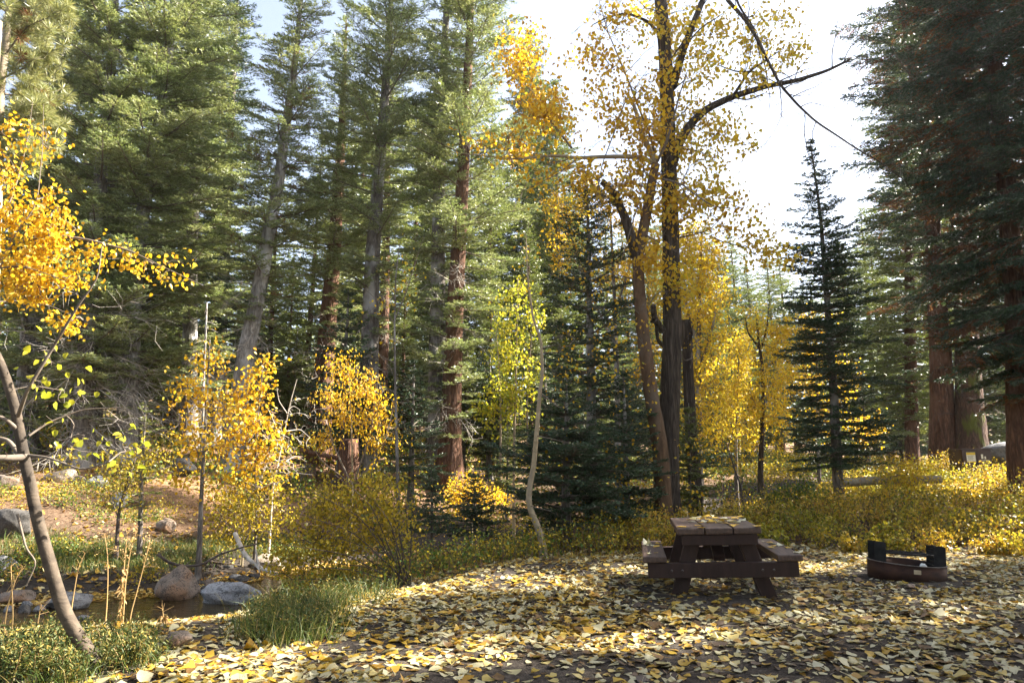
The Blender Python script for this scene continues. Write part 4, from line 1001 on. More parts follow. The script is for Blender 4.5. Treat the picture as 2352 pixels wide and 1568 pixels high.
leaves6(g, Pp[sel], 0.05 * rng.uniform(0.6, 1.3, sel.sum()), rng, 0, 0.1, 0.75)
leaves6(g, Pp[~sel], 0.045 * rng.uniform(0.6, 1.3, (~sel).sum()), rng, 2, 0.1, 0.8)
tag(g.build('undergrowth', [M['herb'], M['twig_red'], M['olive']]), 'low green and ochre herbs under the trees and along the creek', 'undergrowth', kind='stuff')

# shrubby floor of the wood further back
g = Geo()
x, y = visible_xy(9000, 20, 60, rng, 1.15)
m = (np.abs(creek_sd(x, y)) > 2.0) & ~((x > 1.6) & (y < 29) & (creek_sd(x, y) > 0)) & ((vnoise(x * 0.35, y * 0.35, 61) > 0.36) | (y > 32))
x, y = x[m], y[m]; zb = terrain(x, y)
hgt = 0.25 + 0.9 * vnoise(x * 0.5, y * 0.5, 62)
A = np.stack([x, y, zb], 1); B = A + np.stack([rng.normal(0, 0.2, len(x)), rng.normal(0, 0.2, len(x)), hgt], 1)
straws(g, A, B, 0.008, 0.004, 1)
per = 22; f = rng.uniform(0.1, 1.05, (len(x), per))
Pp = A[:, None] + (B - A)[:, None] * f[..., None] + rng.normal(0, 0.2, (len(x), per, 3)); Pp[..., 2] = np.maximum(Pp[..., 2], zb[:, None] + 0.03); Pp = Pp.reshape(-1, 3)
sel = vnoise(Pp[:, 0] * 0.5, Pp[:, 1] * 0.5, 64) + rng.normal(0, 0.12, len(Pp)) > 0.55
leaves6(g, Pp[sel], 0.10 * rng.uniform(0.6, 1.3, sel.sum()), rng, 2, 0.1, 0.8)
leaves6(g, Pp[~sel], 0.10 * rng.uniform(0.6, 1.3, (~sel).sum()), rng, 0, 0.1, 0.8)
tag(g.build('undergrowth', [M['herb'], M['twig_red'], M['olive']]), 'shrubby undergrowth on the floor of the wood further back', 'undergrowth', kind='stuff')

# grass tufts
def grass_field(name, label, pts, n_per, h, seed, spreadr=0.16, w=0.007):
    rng = np.random.default_rng(seed)
    g = Geo(); n = len(pts) * n_per
    P = np.repeat(np.asarray(pts), n_per, 0); P = P[:, :2] + rng.normal(0, spreadr, (n, 2))
    z = terrain(P[:, 0], P[:, 1]); A = np.stack([P[:, 0], P[:, 1], z - 0.01], 1)
    hh = h * rng.uniform(0.4, 1.2, n)
    d1 = norm(np.stack([rng.normal(0, 0.35, n), rng.normal(0, 0.35, n), np.ones(n)], 1))
    d2 = norm(d1 + np.stack([rng.normal(0, 0.7, n), rng.normal(0, 0.7, n), rng.uniform(-0.9, 0.1, n)], 1))
    s = norm(np.cross(d1, rng.normal(size=(n, 3))))
    m1 = A + d1 * (hh * 0.6)[:, None]; t = m1 + d2 * (hh * 0.5)[:, None]
    V = np.stack([A - s * w * 0.5, A + s * w * 0.5, m1 + s * w * 0.4, m1 - s * w * 0.4, t], 1).reshape(-1, 3)
    b = (np.arange(n) * 5)[:, None]
    g.add(V, np.array([[0, 1, 2, 3]]) + b)
    g.F.append((np.array([[3, 2, 4]]) + b, 0))
    return tag(g.build(name, M['grass']), label, 'grass', kind='stuff')

def scatter_px(boxes, seed):
    rr = random.Random(seed); out = []
    for (u0, v0, u1, v1, n) in boxes:
        for _ in range(n):
            p = ground_hit(rr.uniform(u0, u1), rr.uniform(v0, v1))
            if abs(creek_sd(p[0], p[1])) > 1.25: out.append(p)
    return out
grass_field('grass', 'tall green grass at the lower left around the curved trunk', scatter_px([(0, 1505, 200, 1575, 60), (235, 1490, 340, 1550, 22), (0, 1480, 110, 1520, 20)], 3), 18, 0.22, 81, 0.10, 0.006)
grass_field('grass', 'tall arching grass on the near bank below the arching shrub', scatter_px([(570, 1440, 730, 1485, 60), (640, 1395, 760, 1440, 50), (720, 1350, 900, 1395, 26)], 4), 13, 0.36, 82, 0.16, 0.006)
grass_field('grass', 'bright green grass strip on the far water edge', scatter_px([(110, 1250, 440, 1310, 150), (420, 1240, 560, 1285, 40), (560, 1240, 700, 1290, 40), (0, 1230, 140, 1290, 40)], 5), 30, 0.26, 83, 0.2, 0.010)
# feathery weeds in the lower left corner
g = Geo(); rng = np.random.default_rng(84)
for p in scatter_px([(0, 1490, 200, 1575, 130), (235, 1480, 345, 1545, 60), (570, 1400, 740, 1475, 110), (700, 1340, 900, 1395, 60)], 6):
    h = rng.uniform(0.12, 0.28); A = np.array(p); B = A + [rng.normal(0, 0.06), rng.normal(0, 0.06), h]
    straws(g, [A], [B], 0.004, 0.002, 1)
    n = 60; f = rng.uniform(0.1, 1, n)
    Pp = A + (B - A) * f[:, None] + rng.normal(0, 0.035, (n, 3))
    leaves6(g, Pp, 0.035 * rng.uniform(0.6, 1.3, n), rng, 0, -0.2, 0.35)
tag(g.build('weeds', [M['weed'], M['straw']]), 'feathery green weeds among the grass at the lower left', 'weeds', kind='stuff')

# leaf litter
def litter_leaves(g, x, y, size, rng, mat=0, lift=0.010, tilt=0.15, z=None):
    n = len(x)
    if n == 0: return
    z = terrain(x, y) if z is None else z
    L = size
    a = rng.uniform(0, 6.283, n)
    ex = np.stack([np.cos(a), np.sin(a), np.zeros(n)], 1); ey = np.stack([-np.sin(a), np.cos(a), np.zeros(n)], 1); ez = np.tile([0, 0, 1.0], (n, 1))
    t1 = rng.normal(0, tilt, n)[:, None]; t2 = rng.normal(0, tilt, n)[:, None]
    ex2 = norm(ex + ez * t1); ey2 = norm(ey + ez * t2); ez2 = np.cross(ex2, ey2)
    out = np.array([[0.0, 0], [0.5, 0], [1.08, 0], [0.02, 0.30], [0.28, 0.50], [0.66, 0.31], [0.02, -0.30], [0.28, -0.50], [0.66, -0.31]])
    px = out[None, :, 0] - 0.45 + rng.normal(0, 0.05, (n, 9)); py = out[None, :, 1] * rng.uniform(0.6, 1.15, (n, 1)) + rng.normal(0, 0.055, (n, 9))
    c1 = rng.normal(0.18, 0.35, (n, 1)) + (rng.random((n, 1)) < 0.22) * rng.normal(0.9, 0.5, (n, 1)); c2 = rng.normal(0.05, 0.25, (n, 1))
    pz = c1 * py ** 2 + c2 * px ** 2 + rng.normal(0, 0.03, (n, 9))
    Ls = L[:, None, None]
    V = ex2[:, None] * px[..., None] * Ls + ey2[:, None] * py[..., None] * Ls + ez2[:, None] * pz[..., None] * Ls
    mn = V[..., 2].min(1)
    ctr = np.stack([x, y, z - mn * 0.8 + lift * rng.uniform(0, 1, n)], 1)
    V = V + ctr[:, None]
    b = (np.arange(n) * 9)[:, None, None]
    f = np.array([[0, 1, 4, 3], [1, 2, 5, 4], [0, 6, 7, 1], [1, 7, 8, 2]])[None]
    g.add(V.reshape(-1, 3), (f + b).reshape(-1, 4), mat)
    # leaf stalks
    k = rng.random(n) < 0.4
    tip = V[k, 0]; dirn = norm(-ex2[k] + rng.normal(0, 0.3, (k.sum(), 3)) + np.array([0, 0, 0.35]))
    straws(g, tip, tip + dirn * (L[k] * rng.uniform(0.4, 0.8, k.sum()))[:, None], 0.0012, 0.0009, mat)

rng = np.random.default_rng(300)
g = Geo()
x, y = visible_xy(78000, 3.6, 14.5, rng, 1.0)
d = creek_sd(x, y)
dens = 0.10 + 0.95 * vnoise(x * 0.55 + 4, y * 0.75, 51) + 0.75 * (vnoise(x * 2.4, y * 2.4, 52) - 0.45)
RINGXY = ground_hit(2083, 1337)[:2] * 1.055
dens = dens * sstep(0.45, 1.15, np.hypot(x - RINGXY[0], y - RINGXY[1])) * (0.45 + 0.55 * sstep(0.4, 1.3, np.hypot((x - 2.45) * 0.8, (y - 8.3) * 0.7)))
dens = dens * np.where((x > 1.2) & (y < 6.9), 0.62, 1.0) * np.where((x > 4.0) & (y < 9.2), 0.85, 1)
m = (d > 1.75) & (rng.random(len(x)) < dens) & (y < thicket_edge(x) + 1.0)
x, y = x[m], y[m]
litter_leaves(g, x, y, rng.gamma(9, 0.068 / 9, len(x)).clip(0.028, 0.125), rng)
tag(g.build('leaf_litter', M['litter'], smooth=True), 'carpet of pale and yellow fallen cottonwood leaves over the clearing', 'fallen leaves', kind='stuff')
g = Geo()
x, y = visible_xy(26000, 9.5, 26, rng, 1.05)
d = creek_sd(x, y)
dens = np.where(d < -1.6, 0.75 * sstep(0.3, 0.62, vnoise(x * 0.5, y * 0.5, 53)) + 0.12, 0.5)
m = ((d < -1.55) | ((d > 1.4) & (y > thicket_edge(x) + 0.6))) & (rng.random(len(x)) < dens)
x, y = x[m], y[m]
litter_leaves(g, x, y, rng.uniform(0.06, 0.12, len(x)), rng, tilt=0.4)
# leaves afloat along the far water edge
xs, ys = visible_xy(60000, 9, 17, rng, 1.0)
d = creek_sd(xs, ys); m = (d < -0.75) & (d > -1.7) & (rng.random(len(xs)) < 0.55) & (xs < 0)
xs, ys = xs[m], ys[m]
litter_leaves(g, xs, ys, rng.uniform(0.05, 0.09, len(xs)), rng, tilt=0.12, z=np.maximum(terrain(xs, ys), WATER + 0.004))
tag(g.build('leaf_litter', M['litter_gold'], smooth=True), 'golden fallen leaves over the far bank and the water edge', 'fallen leaves', kind='stuff')

# yellow leaves caught on the shaded firs
g = Geo(); rng = np.random.default_rng(310)
pts = blob_points([(1350, 560, 60, 150, 240), (1380, 820, 100, 150, 260), (1300, 1060, 150, 110, 150), (1440, 1060, 80, 100, 90), (1585, 1060, 50, 90, 70), (1480, 950, 40, 120, 30)], 15.2, rng)
pts[:, 1] -= 0.3
leaves6(g, pts, 0.085 * rng.uniform(0.6, 1.1, len(pts)), rng, 0, 0.4, 0.85)
tag(g.build('caught_leaves', M['gold']), 'yellow leaves caught on the boughs of the shaded firs', 'fallen leaves', kind='stuff')

# small twigs and bark bits on the soil
g = Geo(); rng = np.random.default_rng(320)
x, y = visible_xy(900, 3.8, 12, rng, 1.0); m = creek_sd(x, y) > 2; x, y = x[m], y[m]
z = terrain(x, y) + 0.012; a = rng.uniform(0, 6.28, len(x)); l = rng.uniform(0.04, 0.2, len(x))
A = np.stack([x, y, z], 1); B = A + np.stack([np.cos(a) * l, np.sin(a) * l, rng.uniform(0, 0.02, len(x))], 1)
straws(g, A, B, 0.004, 0.003, 0)
tag(g.build('twig_litter', M['twig']), 'small twigs strewn over the soil of the clearing', 'twigs', kind='stuff')

# ------------------------------------------------------------------ rocks
def rock_geo(sx, sy, sz, seed, cuts=7, rough=0.10, sub=4):
    rr = random.Random(seed); bm = bmesh.new()
    bmesh.ops.create_icosphere(bm, subdivisions=sub, radius=1.0)
    off = Vector((rr.uniform(-50, 50), rr.uniform(-50, 50), rr.uniform(-50, 50)))
    planes = []
    for _ in range(cuts):
        nrm = Vector((rr.gauss(0, 1), rr.gauss(0, 1), rr.gauss(0.25, 0.8))).normalized()
        planes.append((nrm, rr.uniform(0.52, 0.88)))
    for v in bm.verts:
        p = v.co.copy()
        for nrm, dd in planes:
            k = p.dot(nrm) - dd
            if k > 0: p -= nrm * k * 0.93
        p += v.co.normalized() * (1.5 * rough * mnoise.fractal(p * 1.3 + off, 0.8, 2.1, 6))
        v.co = Vector((p.x * sx, p.y * sy, p.z * sz))
    V = np.array([v.co[:] for v in bm.verts]); Fc = np.array([[w.index for w in f.verts] for f in bm.faces]); bm.free()
    return V, Fc

def rock(name, label, u, vb, wpx, hpx, m, seed, group=None, deep=0.8, rot=None, cat='rock', z_base=None, cuts=7, rough=0.1, sub=4, Y=None, taper=0.0, peak=0.0):
    """a stone whose foot shows at pixel (u, vb), wpx wide and hpx tall"""
    if z_base is not None: p = at_z(u, vb, z_base)
    elif Y is not None: p = at(u, vb, Y)
    else: p = ground_hit(u, vb)
    dp = depth(u, vb, p[1])
    w = wpx / F * dp; h = hpx / F * dp
    V, Fc = rock_geo(w / 2 * 1.06, w / 2 * deep, h * 0.62, seed, cuts, rough, sub)
    if taper:
        tq = np.clip((V[:, 2] / (h * 0.62) + 0.35) / 1.35, 0, 1); V[:, 0] = V[:, 0] * (1 - taper * tq) + peak * w * tq; V[:, 1] *= 1 - taper * tq
    if rot is None: rot = random.Random(seed).uniform(-0.5, 0.5)
    c, s = math.cos(rot), math.sin(rot)
    V = np.stack([V[:, 0] * c - V[:, 1] * s, V[:, 0] * s + V[:, 1] * c, V[:, 2]], 1)
    top = V[:, 2].max(); V[:, 2] += h - top
    yy = p[1] + w / 2 * deep * 0.8
    g = Geo(); o = np.array([p[0] * yy / p[1], yy, p[2]])
    g.add(V + o, Fc)
    ob = g.build(name, M[m], None, True, origin=o)
    return tag(ob, label, cat, group)

CR = 'boulders in the creek'
rock('boulder', 'tall pyramid shaped brown boulder standing in the creek', 406, 1380, 104, 76, 'rock_brown', 101, CR, 0.9, 0.0, z_base=WATER, cuts=4, rough=0.05, taper=0.62, peak=-0.04)
rock('boulder', 'long flat pale grey cracked boulder in the creek', 517, 1388, 152, 46, 'rock_pale', 102, CR, 0.55, -0.05, z_base=WATER, cuts=9, rough=0.12)
rock('boulder', 'rounded tan boulder on the far shore at the driftwood', 621, 1312, 68, 37, 'rock_tan', 103, CR, 0.8, 0.1, cuts=4, rough=0.08)
rock('boulder', 'dark grey wedge shaped boulder behind the curved trunk', 155, 1402, 100, 42, 'rock_grey', 104, CR, 0.7, 0.2, z_base=WATER, cuts=8)
rock('boulder', 'low pale stone at the left end of the creek', 40, 1385, 80, 26, 'rock_brown', 105, CR, 0.7, z_base=WATER)
EG = 'small stones along the water edge'
for i, (u, vb, w, h, m) in enumerate([(200, 1356, 36, 20, 'rock_grey'), (233, 1352, 34, 26, 'rock_brown'), (305, 1352, 30, 20, 'rock_brown'), (345, 1338, 34, 26, 'rock_dark'), (375, 1325, 34, 20, 'rock_dark'), (479, 1352, 26, 22, 'rock_brown'),
                                      (470, 1362, 28, 16, 'rock_dark'), (458, 1346, 22, 14, 'rock_dark'), (522, 1320, 34, 22, 'rock_dark'), (560, 1338, 40, 16, 'rock_dark'), (583, 1330, 28, 12, 'rock_dark'), (600, 1312, 36, 16, 'rock_dark'),
                                      (540, 1332, 30, 12, 'rock_grey'), (328, 1352, 24, 18, 'rock_dark'), (120, 1352, 40, 16, 'rock_dark'), (20, 1345, 44, 22, 'rock_brown'), (80, 1352, 30, 18, 'rock_dark'), (270, 1350, 22, 12, 'rock_grey'),
                                      (20, 1408, 26, 16, 'rock_grey'), (55, 1410, 34, 20, 'rock_dark'), (88, 1408, 30, 18, 'rock_grey'), (60, 1395, 24, 14, 'rock_grey'), (110, 1398, 24, 14, 'rock_dark'), (190, 1425, 30, 12, 'rock_grey'), (70, 1440, 30, 10, 'rock_grey'),
                                      (150, 1470, 44, 22, 'rock_grey'), (110, 1475, 36, 18, 'rock_grey')]):
    rock('stone', {'rock_grey': 'small grey stone at the creek edge', 'rock_brown': 'small brown stone at the creek edge', 'rock_dark': 'small dark wet stone at the creek edge'}[m], u, vb, w, h, m, 120 + i, EG, z_base=WATER - 0.02 if vb < 1430 else None, sub=3)
HG = 'rocks on the needle slope'
rock('boulder', 'sunlit round tan boulder at the top of the needle slope', 137, 1112, 66, 36, 'rock_tan', 151, HG, 0.9, cuts=4)
rock('boulder', 'small rounded boulder right of the sunlit tan one', 182, 1112, 26, 20, 'rock_brown', 152, HG)
rock('boulder', 'whitish boulder under the bare fir branches', 222, 1122, 42, 30, 'rock_grey', 153, HG)
rock('boulder', 'pale grey upright rock behind the crooked stems', 272, 1172, 40, 44, 'rock_grey', 154, HG)
rock('boulder', 'swirled grey rock at the left edge of the slope', 12, 1130, 50, 40, 'rock_brown', 155, HG)
rock('boulder', 'big dark slab half hidden behind the curved trunk', 20, 1240, 110, 70, 'rock_dark', 156, HG, 0.7, cuts=9)
rock('boulder', 'flat grey rock at the left edge by the far shore', 8, 1312, 56, 34, 'rock_grey', 157, HG)
rock('boulder', 'dark rock behind the sapling leaves right of the slope', 415, 1090, 60, 40, 'rock_dark', 158, HG, Y=19)
rock('boulder', 'broken pale topped boulder behind the bleached bush', 703, 1108, 46, 46, 'rock_brown', 159, HG, cuts=9)
rock('boulder', 'mossy boulder at the foot of the far sapling', 380, 1225, 46, 34, 'rock_brown', 160, HG)
rock('boulder', 'smooth grey granite dome at the right edge beyond the thicket', 2335, 1062, 150, 50, 'rock_grey', 161, None, 0.8, Y=24, cuts=3, rough=0.04)
rock('boulder', 'leaf flecked stone half sunk in the bank at the grass edge', 405, 1490, 76, 36, 'rock_brown', 162, None, 0.7)
PG = 'stones in front of the fire ring'
for i, (u, vb, w, h) in enumerate([(2090, 1352, 26, 11), (2118, 1354, 24, 10), (2062, 1350, 12, 7)]):
    rock('stone', 'grey brown stone lying before the fire ring', u, vb, w, h, 'rock_brown', 170 + i, PG, sub=3)
rock('stone', 'lone dark pebble among the leaves of the foreground', 2312, 1512, 22, 16, 'rock_dark', 175, None, sub=3) if False else None
rock('stone', 'dark upright pebble among foreground leaves below the fire ring', 2037, 1438, 20, 13, 'rock_dark', 176, None, sub=3)

# ------------------------------------------------------------------ driftwood, logs, stalks
def stick(name, label, Y, px, ra, rb, m, cat='log', twigs=0, seed=1):
    rng = np.random.default_rng(seed)
    pts = [at(q[0], q[1], Y + (q[2] if len(q) > 2 else 0)) for q in px]
    pts = resample(pts, 24); g = Geo(); tube(g, pts, np.linspace(ra, rb, 24), 9, 0, 0.08, rng)
    for _ in range(twigs):
        k = rng.integers(3, 23); d = norm(rng.normal(0, 1, 3) + [0, -0.2, 0.4]); L = rng.uniform(0.08, 0.3)
        tube(g, np.array([pts[k], pts[k] + d * L * 0.6, pts[k] + d * L + rng.normal(0, 0.04, 3)]), [rb, rb * 0.6, rb * 0.3], 4, 0)
    return tag(g.build(name, M[m], None, True, origin=pts[0]), label, cat)
stick('driftwood', 'pale barkless branch sloping from the far bank down to the tan boulder', 13.9, [(540, 1225, .8), (556, 1262, .4), (572, 1285, 0), (600, 1305, -.2), (636, 1318, -.4)], 0.05, 0.035, 'deadwood', twigs=8, seed=4)
stick('driftwood', 'dark curved branch lying behind the pyramid boulder', 13.6, [(362, 1272), (385, 1290), (420, 1300), (460, 1298), (505, 1272, .2), (560, 1255, .4), (590, 1248, .5)], 0.03, 0.014, 'twig_dark', twigs=12, seed=5)
stick('fallen_log', 'weathered log lying in the thicket in front of the right firs', 17.8, [(1935, 1108), (2000, 1104), (2080, 1101), (2160, 1100)], 0.11, 0.10, 'bark_tan', seed=6)
stick('fallen_log', 'sunlit reddish log on the far bank by the brown stump', 24, [(690, 1032), (740, 1045), (800, 1054)], 0.09, 0.07, 'bark_red', seed=7)
stick('dead_snag', 'thin white dead stem standing among the firs left of the leaning pale trunk', 21, [(468, 860), (470, 800), (473, 760), (475, 700)], 0.04, 0.03, 'deadwood', seed=8) if False else None
def snag():
    Y = 21.0; p = at(470, 1050, Y); b = np.array([p[0], Y, tz(p[0], Y) - 0.1])
    pts = resample([b, at(468, 860, Y), at(472, 780, Y), at(475, 695, Y)], 30)
    root = empty('dead_snag', b, 'thin white dead stem standing among the firs left of the leaning pale trunk', 'dead tree')
    rng = np.random.default_rng(12); g = Geo(); tube(g, pts, np.linspace(0.05, 0.028, 30), 8, 0, 0.05, rng); g.build('trunk', M['bark_pale'], root)
    g = Geo()
    for k in range(8, 29):
        d = norm(np.array([rng.normal(), rng.normal(), -0.2])); tube(g, np.array([pts[k], pts[k] + d * 0.2, pts[k] + d * 0.36 - [0, 0, 0.06]]), [0.01, 0.006, 0.003], 4, 0)
    g.build('branches', M['deadwood'], root)
snag()
def stump():
    p = at(802, 1075, 23.5); b = np.array([p[0], 23.5, tz(p[0], 23.5) - 0.1]); top = at(802, 1008, 23.5)
    g = Geo(); rng = np.random.default_rng(13); tube(g, resample([b, (b + top) / 2, top], 12), np.linspace(0.42, 0.30, 12), 18, 0, 0.07, rng)
    tag(g.build('tree_stump', M['bark_red'], None, True, origin=b), 'thick brown stump behind the yellow willow clump', 'stump')
stump()
# dry stalks in front of the water
DS = 'dry flower stalks on the near bank'
for i, (px, Y, tx) in enumerate([([(283, 1420), (288, 1340), (300, 1260), (315, 1215)], 8.0, 'tallest dry straw stalk with a broken umbel before the water'), ([(276, 1430), (281, 1350), (286, 1290), (292, 1225)], 8.1, 'shaggy straw coloured stalk beside the tallest dry one'),
                                 ([(245, 1400), (248, 1330), (247, 1270), (240, 1225)], 8.2, 'slim dry stalk left of the shaggy straw pair'), ([(300, 1410), (325, 1320), (345, 1240)], 7.9, 'dry stalk leaning right over the water'),
                                 ([(165, 1390), (180, 1300), (195, 1270)], 7.0, 'thin dry stem rising beside the curved trunk'), ([(80, 1470), (92, 1400), (95, 1385)], 6.6, 'short broken straw stub in the grass at the left'),
                                 ([(375, 1480), (376, 1420), (373, 1398)], 7.4, 'short rusty dry stalk on the leafy bank'), ([(30, 1420), (27, 1340), (25, 1300)], 6.4, 'dry stem with side twigs at the left edge'), ([(15, 1400), (35, 1330), (52, 1300)], 6.4, 'bent dry grass stem at the left edge')]):
    rng = np.random.default_rng(400 + i)
    p0 = at(*px[0], Y); zb = tz(p0[0], Y)
    pts = [np.array([p0[0], Y, zb - 0.02])] + [at(u, v, Y) for u, v in px]
    pts = [pts[0]] + [p for p in pts[1:] if p[2] > zb + 0.05]
    b = pts[0]; q = resample(pts, 14); g = Geo()
    tube(g, q, np.linspace(0.0075, 0.0035, 14), 6, 0)
    A, B = [], []
    for k in range(9, 14):
        for _ in range(3 if i < 4 else 2):
            d = norm(rng.normal(0, 0.7, 3) + [0, 0, 0.7]); A.append(q[k]); B.append(q[k] + d * rng.uniform(0.04, 0.13))
    straws(g, A, B, 0.0022, 0.0014, 0)
    e = np.array(B)
    if i in (0, 1, 2, 3): leaves6(g, np.repeat(e, 4, 0) + rng.normal(0, 0.015, (len(e) * 4, 3)), 0.02, rng, 0, 0.2, 0.6)
    if i in (1, 6): leaves6(g, np.repeat(q[2:9], 8, 0) + rng.normal(0, 0.012, (56, 3)), 0.07, rng, 0, 1.4, 0.3)
    tag(g.build('dry_stalk', M['straw'], None, True, origin=b), tx, 'dry plant', DS)

# ------------------------------------------------------------------ picnic table
def box_bm(g, c, ex, ey, ez, sx, sy, sz, mat=0, bev=0.012):
    """a board with softened edges: centre c, axes ex ey ez, full sizes"""
    bm = bmesh.new(); bmesh.ops.create_cube(bm, size=1.0)
    for v in bm.verts: v.co = Vector((v.co.x * sx, v.co.y * sy, v.co.z * sz))
    bmesh.ops.bevel(bm, geom=list(bm.edges), offset=min(bev, 0.45 * min(sx, sy, sz)), segments=2, affect='EDGES', profile=0.6)
    bm.verts.index_update()
    V = np.array([v.co[:] for v in bm.verts]); W = np.asarray(c) + V[:, :1] * ex + V[:, 1:2] * ey + V[:, 2:] * ez
    by = {}
    for f in bm.faces: by.setdefault(len(f.verts), []).append([v.index for v in f.verts])
    n0 = g.n
    g.V.append(W); g.n += len(W)
    for k, fs in by.items(): g.F.append((np.array(fs) + n0, mat))
    bm.free()

EX, EY, EZ = np.array([1.0, 0, 0]), np.array([0, 1.0, 0]), np.array([0, 0, 1.0])
def picnic_table(loc, rot, label, L=1.75):
    root = empty('picnic_table', loc, label, 'picnic table')
    root['_o'] = [0.0, 0.0, 0.0]
    root.rotation_euler = (0, R(-2.0) if abs(rot) < 1 else 0, rot)
    W, Ht, Th = 0.94, 0.76, 0.072
    g = Geo(); bw = W / 3 - 0.012
    for i in range(3):
        box_bm(g, np.array([(i - 1) * (W / 3), 0, Ht - Th / 2]), EX, EY, EZ, bw, L * (1 + 0.006 * (i - 1)), Th, 0, 0.016)
    g.build('tabletop', M['wood_table'], root, False)
    for s in (-1, 1):
        g = Geo(); box_bm(g, np.array([s * 0.745, 0, 0.455 - Th / 2]), EX, EY, EZ, 0.27, L, Th, 0, 0.016); g.build('seat', M['wood_table'], root, False)
    for e in (-1, 1):
        y = e * (L / 2 - 0.16)
        for s in (-1, 1):
            top = np.array([s * 0.27, y, Ht - Th - 0.003]); bot = np.array([s * 0.515, y, -0.06])
            d = top - bot; ln = np.linalg.norm(d); dz_ = d / ln; dx_ = np.cross(EY, dz_)
            g = Geo(); box_bm(g, (top + bot) / 2, dx_, EY, dz_, 0.17, 0.09, ln, 0, 0.008); g.build('leg', M['wood_frame'], root, False)
        yb = y - e * -0.094
        g = Geo(); box_bm(g, np.array([0, yb, 0.455 - Th - 0.088]), EX, EY, EZ, 1.66, 0.09, 0.165, 0, 0.008)
        g.build('seat_support', M['wood_frame'], root, False)
        g = Geo()
        for bx in (-0.56, -0.44, 0.44, 0.56):
            tube(g, np.array([[bx, yb + e * 0.04, 0.455 - Th - 0.088], [bx, yb + e * 0.052, 0.455 - Th - 0.088], [bx, yb + e * 0.056, 0.455 - Th - 0.088]]), [0.014, 0.013, 0.006], 10, 0)
        g.build('bolts', M['steel_edge'], root)
        g = Geo(); box_bm(g, np.array([0, yb, Ht - Th - 0.062]), EX, EY, EZ, 0.84, 0.09, 0.115, 0, 0.008)
        g.build('top_support', M['wood_frame'], root, False)
        a = np.array([0, y - e * 0.06, 0.40]); b = np.array([0, e * 0.12, Ht - Th - 0.02]); d = b - a; ln = np.linalg.norm(d); dz_ = d / ln
        g = Geo(); box_bm(g, (a + b) / 2, EX, np.cross(dz_, EX), dz_, 0.13, 0.07, ln, 0, 0.008); g.build('brace', M['wood_frame'], root, False)
    return root
fe = at_z(1657, 1220, 0.76); rot = -R(10)
axis_l = np.array([math.sin(R(10)), math.cos(R(10))])
tc = fe[:2] + axis_l * 0.87
tzb = tz(tc[0], tc[1])
table = picnic_table((tc[0], tc[1], tzb), rot, 'heavy brown picnic table with fallen leaves on it in the clearing')
far_p = at(2254, 1068, 25.5)
picnic_table((far_p[0], 25.5, far_p[2] - 0.76), R(80), 'second picnic table sunk behind the thicket near the brown box')
# leaves lying on the table and benches
rng = np.random.default_rng(500)
Rm = np.array([[math.cos(rot), -math.sin(rot)], [math.sin(rot), math.cos(rot)]])
def table_leaf(lx, ly, lz, label, m):
    p = np.array([tc[0], tc[1]]) + Rm @ np.array([lx, ly])
    g = Geo(); litter_leaves(g, p[:1], p[1:], np.array([rng.uniform(0.07, 0.12)]), rng, 0, 0.002, 0.10, z=np.array([tzb + lz + 0.003 + 0.035 * lx]))
    tag(g.build('fallen_leaf', M[m], None, True, origin=(p[0], p[1], tzb + lz)), label, 'leaf', 'leaves lying on the picnic table')
M['leaf_pale'] = leafy('pale_leaf', [(0, (0.58, 0.56, 0.38)), (1, (0.64, 0.60, 0.42))], 0.2)
M['leaf_amber'] = leafy('amber_leaf', [(0, (0.60, 0.36, 0.03)), (1, (0.62, 0.40, 0.06))], 0.2)
for i in range(46):
    pale = rng.random() < 0.5
    table_leaf(float(np.clip(rng.normal(0.04, 0.22), -0.43, 0.43)), float(np.clip(rng.normal(0.05, 0.45), -0.84, 0.84)), 0.76, ('pale' if pale else 'amber') + ' fallen leaf lying on the picnic tabletop', 'leaf_pale' if pale else 'leaf_amber')
for i in range(10):
    pale = i % 3 > 0
    table_leaf(0.745 + rng.uniform(-0.1, 0.1), rng.uniform(-0.82, 0.6), 0.455, ('pale' if pale else 'amber') + ' fallen leaf lying on the right bench', 'leaf_pale' if pale else 'leaf_amber')
for i in range(8):
    pale = i % 3 > 0
    table_leaf(-0.745 + rng.uniform(-0.1, 0.1), rng.uniform(-0.75, 0.7), 0.455, ('pale' if pale else 'amber') + ' fallen leaf lying on the left bench', 'leaf_pale' if pale else 'leaf_amber')

